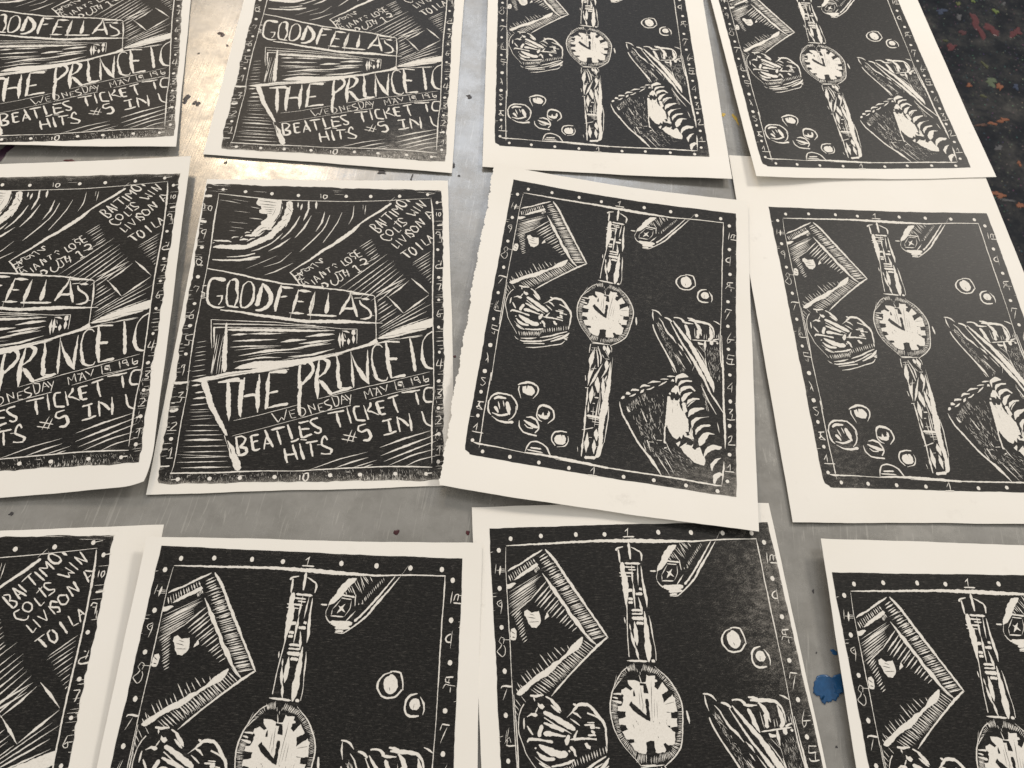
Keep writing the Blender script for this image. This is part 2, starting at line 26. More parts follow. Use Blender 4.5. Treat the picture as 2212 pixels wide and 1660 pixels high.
ART_W='''
#ruler_dot
o 717 294 77 75
o 1773 249 77 75
o 2997 238 78 76
o 4002 261 81 72
o 288 588 81 74
o 243 1566 79 74
o 240 2521 78 67
o 264 3541 76 74
o 227 4515 74 67
o 229 5479 72 64
o 5923 240 85 77
o 7101 262 86 77
o 8247 287 87 77
o 9307 296 87 78
o 9690 555 87 77
o 9707 1524 88 77
o 9741 2505 86 74
o 9662 3567 84 69
o 9666 4473 82 69
o 9691 5296 83 66
o 9748 6178 81 63
o 9767 7066 81 77
o 9744 7861 80 78
o 9750 8760 83 68
o 9674 9576 81 63
o 5900 9908 80 68
o 6997 9869 80 68
o 8171 9875 85 68
o 9317 9907 85 68
o 242 9564 75 66
o 279 8785 76 68
o 240 8015 77 71
o 672 9848 75 65
o 1689 9865 80 69
o 2771 9883 78 69
o 3890 9900 78 69
o 284 6414 98 87
o 245 7321 97 84
#ruler_numeral
s 38 4850 110 4806 317
t 49 4872 102 4727 201
s 65 4639 339 5044 346
t 31 172 937 119 1194
t 82 317 991 269 1237
s 23 166 1105 467 1118
s 23 306 1075 464 1083
s 23 308 1155 459 1155
s 30 287 1855 160 1897 132 1941 178 1997 262 2027
s 25 273 1909 206 1953
t 45 293 1864 288 2001 232 2202
s 31 221 2925 168 2993 54 3084 213 3209 300 3152 325 3015 280 2945
s 26 221 2925 130 2853 210 2751 303 2789 270 2910
s 24 253 2813 513 2822
v 126 3919 32 157 3879 46 282 3875 70 456 3897 79
t 37 308 3934 245 4055 158 4195
t 22 251 4809 200 4964 181 5073
s 27 181 5073 154 5118 206 5043 260 5076
s 48 187 5143 286 5177 446 5175
t 24 308 4780 234 5007
s 28 215 5141 237 5023 305 4995 344 5104
s 44 220 5165 493 5169
s 51 209 5702 437 5721
s 20 225 5691 215 5821
s 59 216 5829 519 5868
s 27 364 5901 351 6014 242 5960
t 49 9703 828 9656 1134
s 44 9756 1056 9813 913 9913 899 9887 1054
s 65 9754 1108 10007 1119
s 33 9934 919 10040 928
t 37 9766 1766 9747 1928 9727 2190
s 58 9729 1842 9605 1898 9559 1964 9604 2031 9732 2046
s 61 9628 2839 9872 2822
s 56 9622 2857 9630 2930 9771 2960
s 25 9738 2859 9725 2941
s 35 9552 3082 9633 2988 9781 3009 9946 3021
s 35 9794 3051 9789 3164
s 59 9592 3849 9826 3871
s 29 9598 3852 9536 3985
t 44 9758 3908 9657 4077 9561 4257
t 38 9808 4688 9682 4879 9640 5008 9661 5093
s 42 9648 4946 9933 4943
s 33 9650 5089 9739 5043 9785 4963
s 46 9675 5490 9933 5501
s 32 9678 5498 9635 5646
s 50 9638 5639 9884 5631
s 37 9852 5637 9799 5808
s 55 9936 5797 9772 5815 9655 5803 9613 5748
s 28 9848 6433 9648 6639 9837 6644
t 37 9837 6499 9812 6772
s 32 9694 7329 9875 7308
s 51 9864 7318 9737 7460
s 32 9748 7467 9854 7473 9823 7629
s 50 9633 7651 9760 7672 9960 7640
s 40 9691 8245 9763 8185 9836 8167 9806 8302 9692 8436
s 49 9682 8464 9973 8439
s 31 9778 9042 9769 9269
t 35 9778 9042 9666 9181
s 52 9575 9283 9932 9276
s 38 333 7541 160 7558 266 7650 352 7702 249 7815 166 7775
s 69 289 8439 160 8533
s 58 170 8341 426 8323
s 58 278 8325 229 8448 404 8578
s 32 190 8559 392 8580
t 41 317 8996 302 9274
s 36 314 9037 185 9180
s 62 161 9295 587 9301
t 45 4815 9750 4806 9992
t 40 4815 9750 4677 9902
s 60 4594 10009 4950 10003
s 40 209 6687 276 6837 211 6968
t 50 273 6822 314 7032
#border_line
v 541 478 21 926 473 66 1954 458 85 2987 439 93 3765 433 107 4809 447 140 5627 476 149 7192 500 76 8304 459 61 9446 455 50
v 533 513 16 491 962 31 487 1435 36 486 1898 40 482 2349 39 488 2894 38 476 3645 33 476 4141 32 478 4544 32 477 5096 40 490 5633 39
v 9429 469 22 9432 688 55 9428 1068 49 9410 1578 48 9412 1923 58 9401 2393 57 9405 2762 61 9402 3198 35 9399 3778 34 9383 4306 34 9362 4837 47 9358 5305 60 9385 5670 59 9426 5949 59
v 9412 4832 30 9439 5316 49 9457 5702 92 9494 6365 86 9512 7196 84 9562 7909 104 9587 8327 81 9583 8604 13
v 9542 8985 13 9533 9205 87 9505 9458 65 9470 9710 21
v 513 4076 29 536 4825 44 536 5398 56 511 5965 47 523 6761 34 543 7596 37
v 3366 9701 22 4110 9705 52 5547 9717 69 7174 9710 73 8189 9713 82 9204 9740 77 9471 9734 43
v 290 9617 41 498 9636 86 1345 9639 51 2198 9664 36 3164 9639 102 4254 9674 111 5337 9723 91
v 505 7327 55 496 8046 48 486 8618 53 504 9192 46 518 9593 56
t 20 520 9603 522 9771
#printed_wallet
v 553 1145 39 697 1073 90 1010 958 73 1409 776 84 1675 667 79 1778 615 32
v 1887 604 40 1954 684 100 2162 874 104 2594 1458 102 3226 2268 85 3638 2798 73 3704 2874 20
h 46 13 572 1221 664 1412 1415 835 1498 953
p 749 1359 961 1223 1277 1080 1543 954 1602 994 1557 1060 1268 1175 901 1335 772 1378
p 494 1473 767 1434 802 1463 697 1535 542 1595 486 1584
h 36 5 1457 1105 1490 1224 1565 1031 1641 1125
h 45 9 535 1688 1588 1251 570 2262 1406 1797
h 25 8 565 1772 1611 1271 561 2190 1302 1849
t 66 535 1835 949 1635 1664 1295
h 60 14 1841 1456 1245 1921 2727 2577 2529 2691
h 49 12 899 2056 611 2264 1062 2809 897 2900
h 30 22 1716 1112 2307 936 3089 2870 3615 2789
h 61 34 1631 841 1904 722 3134 2892 3610 2818
v 1716 1226 26 1850 1381 72 2001 1591 127 2175 1800 126 2390 2063 112 2556 2303 124 2771 2524 147 2915 2724 102 3132 2906 61 3265 2998 29
t 49 2929 2795 3127 2941 3354 3053
p 1026 2150 1126 2126 1267 2194 1367 2179 1491 2164 1529 2274 1540 2399 1480 2504 1376 2572 1232 2550 1131 2458 1082 2332 1016 2258
l 30 1110 2297 1375 2341
l 29 1147 2423 1489 2419
l 25 1190 2227 1358 2268
p 1756 2217 1803 2236 1820 2300 1743 2334 1677 2377 1696 2314
p 538 2564 649 2541 715 2623 718 2728 673 2832 540 2836 513 2792
l 34 541 2617 666 2691
l 29 559 2758 673 2776
v 2864 2832 83 2645 3018 217 2382 3183 144 2124 3330 100 1871 3458 165 1617 3602 188 1246 3758 163 948 3914 144 726 4038 166 607 4067 92
v 3665 2865 59 3344 3039 97 2709 3434 71 2188 3789 70 1878 4011 69 1694 4150 23
h 47 26 2878 2903 3224 3114 1061 3967 1417 4160
h 24 16 2583 3120 2914 3337 1624 3753 1814 3959
t 38 2332 3008 2391 3114
t 38 2110 3045 2241 3162
t 43 1894 3039 2134 3244
t 38 1822 3149 1982 3317
t 38 1661 3152 1867 3381
t 47 1418 3184 1710 3512
t 38 1655 3298 1779 3421
t 38 1349 3390 1527 3603
t 38 1280 3490 1405 3637
t 38 1147 3511 1283 3672
t 42 954 3538 1161 3780
t 42 905 3612 1110 3820
t 42 772 3642 981 3865
t 37 723 3857 850 3960
t 37 640 3812 766 3982
t 46 594 3943 690 4053
t 32 551 4171 712 4339
t 32 501 4275 658 4426
t 23 488 4372 614 4536
t 23 478 4500 581 4710
t 32 742 4120 882 4256
#printed_watch
v 4331 704 80 4381 640 75 4596 605 48
v 4414 676 59 4420 833 85 4411 989 53 4443 1051 21
v 4808 497 48 4796 586 102 4791 783 85 4795 943 53
v 4868 623 27 5003 674 75 5171 756 75 5205 851 75 5172 991 42
s 84 4575 1041 5112 1060
s 68 4565 1137 4917 1155
s 58 4669 1207 4930 1223
s 83 4345 1285 4836 1307
s 52 4343 1371 4739 1385
v 4503 1010 132 4473 1260 162 4500 1451 194 4485 1732 179 4452 2010 106 4449 2193 50 4365 2731 39 4329 3068 39 4310 3342 43
t 37 4810 1076 4785 1248
t 73 4797 1210 4755 1571
t 68 5017 1081 4974 1368 4941 1622
t 112 4777 1562 4747 1832 4730 2192
v 5126 1122 21 5122 1276 65 5119 1618 91 5139 1843 108 5145 2028 82 5136 2175 15
s 128 4571 1735 4719 1738
s 107 4532 1947 4696 1952
s 91 4520 2039 4679 2043
s 113 4808 1830 5042 1840
s 103 4947 1711 5048 1719
t 106 4883 1910 4934 2170 4944 2343
s 91 4593 2233 4963 2244
s 80 4589 2324 4967 2326
s 125 4571 2423 4974 2444
s 105 4697 2553 4951 2564
v 5023 2273 40 5018 2481 105 5010 2750 154 4981 2996 177 4972 3171 207 4959 3362 170 4940 3482 48
t 153 4643 2506 4642 2739 4634 2916 4621 3091
t 123 4476 2734 4504 2947 4538 3141
t 64 4466 2555 4484 2734
t 107 4551 3071 4594 3264 4629 3447
v 5154 2376 15 5183 2576 55 5182 2790 59 5197 3003 34 5215 3196 34 5187 3455 39
t 50 4321 2389 4327 2551
s 77 4229 3426 4896 3460
s 111 5031 3459 5147 3457
v 4203 3581 42 4014 3680 42 3850 3832 46 3718 3991 46 3618 4150 49 3534 4351 57 3500 4523 61 3516 4724 52 3566 4924 44 3667 5124 40 3802 5295 36 3977 5466 31 4136 5602 31 4257 5722 23
v 5110 3586 21 5298 3728 42 5412 3806 47 5556 3945 63 5671 4112 55 5749 4248 50 5802 4396 54 5816 4541 62 5784 4742 61 5726 4982 57 5683 5164 48 5582 5384 52 5378 5556 55 5213 5653 51 5005 5761 31
t 33 3833 3742 3705 4006 3649 4092
t 29 3604 4105 3559 4323 3501 4466
h 30 9 4185 3558 4250 3680 4435 3489 4455 3672
t 30 4509 3613 4525 3704
t 25 4602 3691 4603 3766
t 25 4681 3618 4656 3693
h 34 14 4755 3514 4694 3664 5246 3666 5106 3767
h 29 14 5261 3696 5154 3798 5757 4115 5554 4153
h 25 12 5729 4144 5588 4198 5819 4513 5636 4565
h 24 10 5828 4614 5645 4623 5731 4997 5564 4991
h 32 8 5711 5038 5545 5075 5618 5316 5417 5281
h 32 8 5594 5329 5375 5280 5352 5583 5234 5455
h 32 9 5308 5595 5193 5454 4835 5688 4894 5498
h 27 5 4812 5700 4824 5537 4589 5693 4607 5543
h 35 7 4426 5687 4465 5484 4125 5663 4243 5462
h 32 16 4099 5580 4169 5418 3615 5066 3785 5030
h 28 14 3632 5025 3792 4988 3507 4581 3733 4603
h 24 12 3510 4567 3740 4560 3595 4295 3773 4359
h 25 12 3659 4092 3843 3936 4090 3615 4178 3723
v 3658 4166 45 3783 4170 82 3930 4175 83
v 3625 4238 33 3727 4256 70 3787 4272 41
v 3593 4310 29 3755 4344 82 3897 4371 102
s 20 3597 4411 3759 4446
p 4173 3872 4408 3872 4526 3928 4695 3941 4760 3936 4803 3773 4835 3774 4850 3807 5068 3796 5061 3885 5123 3895 5114 3939 5037 3952 5017 4048 5124 4154 5205 4230 5251 4320 5235 4450 5293 4626 5226 4895 5259 4939 5355 4984 5465 5059 5411 5309 5343 5334 5178 5329 5106 5271 5039 5296 5103 5437 5065 5470 4834 5489 4777 5467 4761 5231 4661 5214 4509 5250 4496 5430 4444 5483 4243 5462 4133 5389 4015 5247 4125 5209 4113 5160 4009 5163 3907 5160 3811 5003 3984 4952 3940 4852 3754 4846 3734 4717 3969 4682 3978 4568 3742 4546 3748 4445 3888 4421 3942 4350 3960 4249 3986 4220 3912 4159 3945 4087 4081 4033 4240 4097 4287 4069 4181 3947
p 5097 4131 5284 3952 5449 4142 5193 4237
p 5240 4422 5546 4241 5623 4332 5634 4622 5430 4630 5286 4611 5204 4493
p 5360 4764 5592 4765 5552 4948 5338 4963
p 5429 4637 5281 4633 5234 4910 5370 4914
p 5194 5000 5465 5059 5411 5309 5160 5314
k 4652 3999 4758 4002 4776 4187 4628 4183
k 4657 4308 4752 4311 4741 4694 4731 4801 4659 4791 4374 4639 4223 4548 4107 4428 4196 4344 4306 4435 4418 4511 4640 4676
k 3757 4582 3976 4582 3947 4689 3747 4703
k 3759 4881 3945 4881 3977 4938 3837 4968 3748 4944
k 5405 4651 5635 4666 5616 4751 5427 4745
k 5380 4964 5530 4955 5486 5059 5370 5013
k 5225 4238 5447 4150 5490 4254 5260 4378
k 4176 3976 4269 4053 4239 4104 4103 4033
k 4554 3951 4752 3980 4736 4009 4556 3996
k 4295 4143 4345 4100 4343 4232 4280 4230
w 4678 4140 38 29
l 21 4560 4033 4553 4239 4578 4559
l 16 4485 4149 4463 4498
l 17 4926 3911 4859 4307 4789 4824
l 12 4944 4310 4879 4741
l 12 5017 4371 4973 4744
l 17 4911 4044 4875 4249
l 16 4160 4838 4204 4939
l 20 4276 4771 4301 4808
l 16 4332 4809 4332 4865
l 21 5266 4451 5586 4403
l 12 4537 4442 4531 4587
l 16 4828 4790 4823 4832
l 16 5011 4817 5021 4874
l 20 4906 5131 4920 5167
l 21 4564 3900 4544 4003
l 24 4048 5179 4124 5216
k 4011 5157 4134 5161 4143 5224 4037 5241
k 4545 5279 4738 5244 4722 5534 4518 5527
s 59 4607 3953 4777 3958
v 4556 3765 17 4583 3855 46 4610 4049 50 4627 4300 50 4614 4589 20
s 104 4598 4226 4762 4260
v 5935 4610 45 5949 4690 78 5969 4791 82 5969 4898 12
s 51 4255 5728 4725 5727
s 47 4249 5765 4986 5733
v 4208 5803 47 4188 5969 47 4193 6116 27
v 4988 5755 41 5060 5854 47 5068 5988 20
s 34 4269 5931 4543 5908
s 27 4234 6017 4551 5975
t 187 4339 6003 4302 6330 4280 6651
t 40 4372 5890 4391 6184
v 4457 5960 27 4542 6218 74 4602 6556 40
v 4505 5845 27 4665 6175 74 4680 6440 40
t 135 4745 5787 4790 5971
t 168 4882 5769 4932 5952 4949 6112
t 47 4687 6092 4810 6237
s 40 4841 6246 5008 6238
t 40 4796 5970 4999 6212
t 153 4906 6278 4912 6621
t 118 4755 6430 4483 6964 4336 7242
t 72 4488 6492 4305 6987 4262 7251
v 4280 6651 53 4287 6833 98 4279 7146 65
t 98 4372 6665 4288 7093
s 33 4339 6643 4533 6618
t 86 5076 6309 4903 6675 4750 6930
v 5067 6363 33 5069 6680 99 5068 7096 162 5022 7511 199 4977 7918 253 4932 8318 218 4923 8634 185 4963 8869 153 4939 9179 152 4829 9473 90
t 39 5135 6141 5119 6726 5138 7344
t 46 4922 6856 4979 7108
t 65 4976 6797 4879 7017
t 195 4610 6896 4625 7153 4686 7427
t 65 4717 7038 4701 7425
t 162 4818 6869 4866 7225 4882 7642
t 173 4439 7228 4443 7509 4434 7812
v 4268 7302 32 4284 7554 83 4280 7882 44
t 95 4352 7747 4379 7969 4377 8118
t 94 4266 7884 4294 8350 4312 8855
v 4279 8351 56 4309 8712 68 4295 8953 43
t 69 4738 7623 4698 8052 4671 8533
t 57 4796 7615 4769 8167
t 38 4562 7896 4587 8361
s 107 4335 8209 4921 8221
s 44 4401 8275 4901 8297
s 44 4560 8377 4880 8373
s 37 4684 8446 4829 8440
t 50 4870 7882 4876 8129
t 45 4745 7292 4801 7791
s 64 4571 7593 4733 7585
s 51 4520 7789 4609 7790
s 38 4478 8055 4669 8056
t 39 4566 7417 4568 7569
v 5141 7798 25 5161 8142 50 5129 8536 50 5089 8972 24
t 184 4758 8583 4771 8749 4800 8960
t 164 4710 8924 4728 9135 4746 9367
t 165 4433 8732 4437 9054 4451 9358
v 4290 8906 31 4296 9190 97 4297 9494 42
s 49 4218 8675 4639 8561
s 132 4407 9515 4829 9473
v 4826 9450 120 4959 9364 78 5060 8975 30
s 30 4790 9127 4876 9128
s 31 4503 8879 4618 8876
t 36 4112 9213 4147 9373
s 39 4130 6906 4167 7083
s 39 4166 7315 4314 7308
#printed_heart_box
v 820 4294 46 718 4396 50 640 4553 41 601 4743 40 608 4932 40 718 5185 35 793 5357 31 935 5531 30 1058 5655 30 1238 5859 30
v 1024 4114 69 1209 4128 92 1445 4115 69
t 60 1127 4134 1162 4249
v 1511 4147 46 1667 4217 92 1794 4336 114 1899 4437 91 1962 4495 18
v 1653 4347 46 1783 4433 96 1923 4526 45
v 2119 4629 18 2282 4531 50 2411 4438 91 2536 4369 105 2794 4370 115 2966 4474 105 3105 4640 105 3248 4773 95 3295 4918 77 3289 5108 76 3272 5388 22
v 2354 4339 46 2442 4374 92
v 2768 4556 68 2969 4611 68 3122 4681 57
v 2307 4523 45 2440 4568 91 2567 4661 34
v 2220 4657 23 2350 4726 68 2500 4818 32
p 1247 4268 1307 4319 1401 4306 1469 4373 1389 4427 1309 4408 1257 4350
v 887 4578 32 1032 4519 82 1169 4540 113 1214 4549 45
t 59 1243 4373 1149 4507
v 793 4599 27 779 4702 81 773 4828 27
v 870 4768 40 953 4866 89 1035 4963 45
v 1406 4484 114 1628 4572 140 1892 4693 149 2154 4814 171 2349 4908 134
v 1416 4605 45 1722 4767 54 2007 4888 54 2225 4983 31
v 1392 4723 67 1559 4777 112 1782 4848 112 2003 4919 89
v 1213 5016 111 1260 4893 125 1331 4761 112
v 1358 4943 134 1562 4959 147 1765 4990 103 2035 5031 76
v 2320 5135 44 2307 5056 89 2417 4919 45
v 2035 5218 133 2069 5126 155 2142 5003 112
v 2163 5106 44 2370 5098 89 2691 5102 80 2986 5128 76
s 68 2640 4808 2962 4819
s 45 2739 4763 2969 4771
s 113 2816 4869 2968 4859
s 90 2842 4934 2947 5001
s 80 2724 5032 2976 5041
s 54 2977 4878 3125 4893
v 838 5112 53 912 5052 111 1117 5060 89 1342 5091 67 1633 5141 89
p 2598 5192 2679 5187 2769 5276 2750 5330 2662 5311 2603 5239
v 1197 5172 88 1370 5256 176 1609 5357 198 1852 5412 197 2057 5404 176
v 1077 5229 53 1097 5261 88
v 1113 5323 44 1262 5421 123 1436 5488 131 1661 5497 87
v 2145 5253 110 2259 5335 110 2281 5428 88 2322 5461 44
v 1158 5554 44 1329 5637 87 1506 5672 43
v 1531 5644 52 1782 5623 96 2034 5587 96 2246 5527 66
v 2090 5329 66 2131 5361 66
h 44 13 3216 5277 3238 5433 2153 5546 2201 5699
v 2627 5715 43 2868 5619 66 3204 5501 53
v 3078 5732 87 3232 5617 110 3303 5528 31
h 43 12 2136 5634 2191 5754 1313 5759 1375 5909
h 28 12 2068 5660 2146 5808 1455 5753 1517 5903
v 1416 5989 39 1636 5967 78 1845 5936 70 2032 5881 31
v 1402 6063 39 1512 6078 78 1862 6038 98 2261 5966 78
v 2172 5860 27 2360 5801 79 2617 5724 87 2872 5624 79 3223 5494 40
v 2278 5960 59 2431 5910 78 2651 5830 59 2886 5718 79 3090 5641 40
v 2613 5931 59 2867 5832 98 3099 5704 118 3309 5531 40
v 1560 6149 39 1874 6110 58 2380 6043 70
v 1670 6274 27 1984 6240 58 2327 6161 54 2669 6065 51 3029 5967 78 3172 5836 28
t 51 1159 5950 1253 6023 1348 6055
v 3253 5778 79 3143 5761 79 3278 5695 39
t 59 1046 5422 1280 5571 1529 5661
#printed_pocket_knife
v 6490 598 81 6301 675 229 6139 811 228 5962 1023 218 5785 1175 158 5659 1278 32
t 43 6599 529 6787 811
t 43 6678 530 6900 723
t 38 6917 533 7016 661
t 38 6756 541 6892 667
t 38 6495 638 6713 958
t 38 6409 667 6643 917
t 43 6332 775 6531 1037
t 37 6248 793 6398 953
t 32 6192 812 6319 952
t 37 6157 910 6227 1013
t 27 6640 640 6757 880
s 80 6055 1015 6501 1056
v 6515 994 32 6515 1111 43 6525 1263 21
h 32 14 6747 1095 6790 1193 7355 548 7399 639
t 37 6742 1173 6757 1222
t 32 6633 1191 6648 1239
v 7752 511 38 7464 809 65 7185 1082 80 6910 1350 79 6557 1634 83
v 7900 532 38 7519 909 70 7174 1238 96 6992 1447 84 6678 1671 63 6262 1907 46 5978 1910 41
v 8175 229 11 7908 532 11 7541 929 13
t 31 5708 1231 5611 1421 5620 1531
v 5621 1526 36 5680 1612 47 5792 1694 57
s 114 5771 1671 6497 1667
v 5818 1695 78 6143 1745 155 6491 1696 88
s 103 5962 1803 6443 1789
s 88 5984 1882 6244 1869
t 37 6060 1113 5810 1368
t 37 5810 1368 5792 1511
s 57 5777 1524 6190 1532
t 37 6399 1125 6368 1341 6216 1533
s 48 6053 1087 6393 1113
t 105 6206 1226 6090 1335 5973 1457
t 110 5994 1276 6101 1345 6230 1424
s 68 5420 1264 5622 1268
t 63 6569 1379 6415 1514 6246 1666
#printed_coin
v 7915 2757 34 7667 2825 68 7511 2983 79 7503 3122 73 7634 3273 67
v 7633 3277 67 7819 3325 78 8083 3295 67 8280 3140 67
v 7862 2740 45 8036 2735 68 8199 2771 68 8276 2951 68 8302 3145 56
w 7911 3024 273 246
l 28 7870 3091 7906 3172
#printed_coin
w 8709 3445 202 153
v 8770 3212 35 8569 3248 80 8439 3363 74 8399 3528 79 8453 3648 74 8588 3703 98 8856 3692 64
v 8865 3279 30 8981 3420 79 9012 3552 64 8977 3668 25
l 20 8693 3430 8670 3552
#printed_shoe
v 6555 4253 50 6712 4263 85 6850 4327 85 6964 4427 25
v 6602 4287 20 6602 4449 74 6660 4642 20
v 6632 4781 54 6704 4974 64 6912 5300 58 7172 5653 76 7358 5915 95 7541 6155 103 7661 6355 33
t 42 7479 6201 7593 6373
x 90 133 17 6752 4690 6895 4672 7654 5820 7398 5853
x 40 141 16 7522 5742 7693 5720 8012 6226 7846 6321
v 6863 4516 20 7003 4638 54 7126 4841 69 7268 5020 102 7450 5154 97 7616 5346 34
v 7676 5338 24 7811 5456 86 7902 5579 24
t 62 7719 5583 7866 5755
v 7607 5731 19 7720 5850 66 7833 5986 47 8011 6188 19
t 57 7947 5630 8149 5871 8261 6026
t 33 8508 5712 8267 6230
v 7093 4467 59 7261 4506 109 7398 4589 74
v 7332 4597 49 7523 4870 68 7803 5264 82 8142 5644 109 8386 5935 132 8585 6227 140 8760 6464 116 8988 6871 82 9191 7100 91 9382 7326 68 9550 7518 58 9576 7585 18
v 7440 4543 34 7603 4722 122 7879 5002 136 8196 5331 158 8442 5644 190 8642 5940 212 8796 6145 234 8970 6438 222 9101 6678 115 9124 6838 32
t 57 8403 5382 8680 5709 8791 5922
v 8766 5718 24 8790 5865 71 8881 6153 19
v 7467 4430 59 7632 4409 74 7767 4443 89 7903 4525 123
v 7815 4536 49 7992 4554 108 8267 4559 39
v 7940 4620 123 8034 4786 137 8074 4958 146 8143 5066 121 8190 5158 48
v 8018 4371 59 8206 4388 109 8339 4411 49
v 8065 4445 74 8319 4454 123 8605 4458 123 8870 4485 113 9026 4585 98 9105 4752 73 9109 4966 34
v 8320 4493 74 8456 4615 137 8548 4761 122 8608 4950 34
v 8460 4753 146 8476 4908 121 8448 5067 145
v 8927 4577 49 8985 4767 136 9011 4959 145 8882 5072 97
s 68 8244 5141 9252 5075
v 8473 5180 96 8517 5233 120 8691 5240 72
v 8753 5107 82 8761 5280 120 8760 5452 38
v 9017 5074 145 9020 5229 144
v 9252 5104 96 9248 5172 96
t 34 8316 4692 8361 5078
t 34 8726 4877 8709 5074
t 29 8802 4867 8813 5061
t 44 9302 4777 9306 5039
s 72 9056 5050 9294 4983
t 34 9227 4835 9217 4953
v 9076 4350 30 9242 4400 74 9386 4472 25
t 33 8497 5293 8740 5512
t 24 8649 5313 8762 5528 8799 5751
x 110 141 14 8824 5406 9319 5269 9394 6533 8946 6219
x 30 137 23 8574 6634 8700 6618 9031 7474 8887 7492
v 8627 6663 23 8746 6830 50 8920 7133 59 9240 7555 27
#printed_baseball_glove
p 5592 7504 5647 7405 5716 7406 5728 7469 5636 7517
p 5737 7329 5774 7254 5847 7232 5960 7292 5878 7339
v 5903 7382 37 6008 7350 84 6141 7269 42
v 5952 7200 42 6012 7146 108 6249 7134 80
v 6309 7219 37 6380 7154 117 6439 7082 28
v 6285 7046 33 6408 6955 118 6667 6940 38
v 6547 7077 42 6694 7030 80 6829 6947 47
v 6575 6868 24 6786 6784 99 7065 6748 33
v 6998 6897 33 7134 6814 80 7300 6698 47
v 7060 6664 43 7210 6635 81 7361 6624 33
v 7313 6536 48 7464 6511 90 7615 6497 38
p 7450 6679 7511 6595 7581 6605 7575 6672
v 7656 6708 33 7691 6515 142 7936 6408 190 8132 6440 95
v 7757 6807 33 7859 6663 142 8029 6594 118 8276 6562 71
v 7842 7038 33 7911 6880 141 8079 6803 141 8261 6779 117 8404 6891 70
v 7938 7301 93 7986 7166 163 8088 7042 140 8298 6942 47
v 8100 7371 28 8181 7251 116 8348 7156 107 8582 7127 70
t 69 8124 7458 8267 7294 8434 7182
v 8178 7758 46 8278 7601 183 8465 7487 161 8770 7413 78
v 8326 8094 45 8352 7914 136 8495 7789 137 8704 7718 46 8956 7660 23
v 8479 8286 45 8527 8139 135 8691 7996 127 9025 7928 82
v 8625 8615 111 8703 8432 246 8844 8258 202 8968 8191 113 9178 8192 36
v 8800 8945 44 8898 8754 155 9102 8609 222 9434 8587 133 9434 8604 44
v 9106 9330 26 9113 9153 131 9254 8984 132 9438 8895 18
v 9193 9701 64 9241 9505 194 9402 9387 173 9494 9426 43
p 7477 7011 7547 6909 7649 6793 7747 6809 7818 6967 7855 7110 7790 7081 7722 6979 7684 7095 7617 7030 7531 7032
p 7368 7192 7453 7181 7480 7287 7587 7310 7625 7213 7660 7282 7756 7288 7827 7187 7844 7349 7910 7395 7949 7317 8055 7322 8129 7584 8048 7667 8182 7882 8216 8231 8071 8250 8179 8341 8345 8337 8329 8461 8414 8503 8223 8422 8077 8406 8012 8345 7956 8491 7890 8413 7770 8533 7600 8450 7490 8325 7374 8112 7330 8259 7301 8680 7308 8244 7339 7652 7354 7322
k 7801 7337 7872 7254 7982 7603 7928 7574
k 8116 8331 8197 8269 8231 8352 8138 8364
l 18 8208 8021 8260 8278
l 18 8313 8007 8302 8290
l 14 7567 7549 7586 7727
l 14 7523 7300 7592 7419
l 18 7739 7381 7754 7470
p 7447 7052 7491 7083 7472 7132 7396 7114
p 8227 8230 8325 8059 8402 8452 8349 8441 8242 8368
p 7735 8658 7897 8568 7920 8634 7842 8748
v 7905 8757 44 8028 8724 133 8147 8588 31
p 7925 8754 8149 8640 8336 8651 8396 8591 8359 8717 8444 8775 8626 8649 8669 8696 8757 8873 8853 8998 8846 9168 8786 9217 8435 9150 8056 8909
v 5541 7602 19 5584 7770 60 5702 8007 82 5893 8251 90 6150 8570 85 6378 8835 84 6644 9073 83 6818 9221 135 7037 9445 108 7167 9578 73 7276 9713 26
x 60 139 21 5824 7703 6513 7211 6608 7347 5927 7907
x 85 137 20 6250 7703 7231 7025 7268 8459 6772 8524
x 80 156 18 6085 8030 6564 7933 7461 9374 6765 9042
x 65 153 17 7056 9089 7529 8685 8686 9304 7739 9638
v 6369 7724 18 6478 7908 55 6619 8122 54
t 36 6705 7825 6849 8092
t 49 6874 8494 6988 8652
v 6679 8693 67 6753 8855 44 6847 9031 18
v 6542 8797 18 6614 8942 44 6662 9038 18
s 36 7029 8647 7236 8637
s 31 6724 8739 6910 8723
v 7295 8193 32 7317 8418 76 7321 8678 75 7383 8670 111
t 57 7383 8670 7496 8861 7628 9015
v 7311 8868 22 7351 8846 75 7432 8818 18
t 56 7035 9075 7254 9317 7589 9673
t 48 7301 9057 7521 9332 7738 9605
t 41 9276 7800 9365 8126
s 23 5851 7772 5906 7910
v 5825 7721 23 5899 7839 106 5967 7884 69
#printed_coin
v 1588 7577 54 1751 7498 98 1944 7437 115 2149 7450 98 2337 7521 82
v 1645 7611 60 1647 7741 65 1775 8001 27
v 2337 7521 65 2393 7632 71 2355 7788 70 2230 7945 32
p 1772 7614 1902 7563 1934 7677 1963 7554 2113 7543 2242 7632 2275 7757 2165 7858 2015 7859 1829 7800 1781 7699
#printed_coin
v 589 8266 53 677 8082 80 880 7965 91 1127 7948 91 1380 7963 81
v 1379 7953 65 1551 8077 75 1665 8229 75 1694 8393 37
v 585 8245 64 597 8433 69 641 8594 90 745 8682 26
v 1636 8276 43 1660 8482 64 1556 8664 63 1427 8766 37
v 789 8717 31 1043 8824 78 1292 8838 105 1630 8798 115
v 781 8614 42 1060 8655 105 1345 8591 105 1390 8564 53
v 768 8164 80 928 8086 123 1227 8083 91
v 838 8396 133 930 8487 132 1009 8580 69
v 1270 8182 134 1353 8360 159 1432 8589 95
t 69 939 8212 1050 8469
t 59 1117 8163 1192 8363
#printed_coin
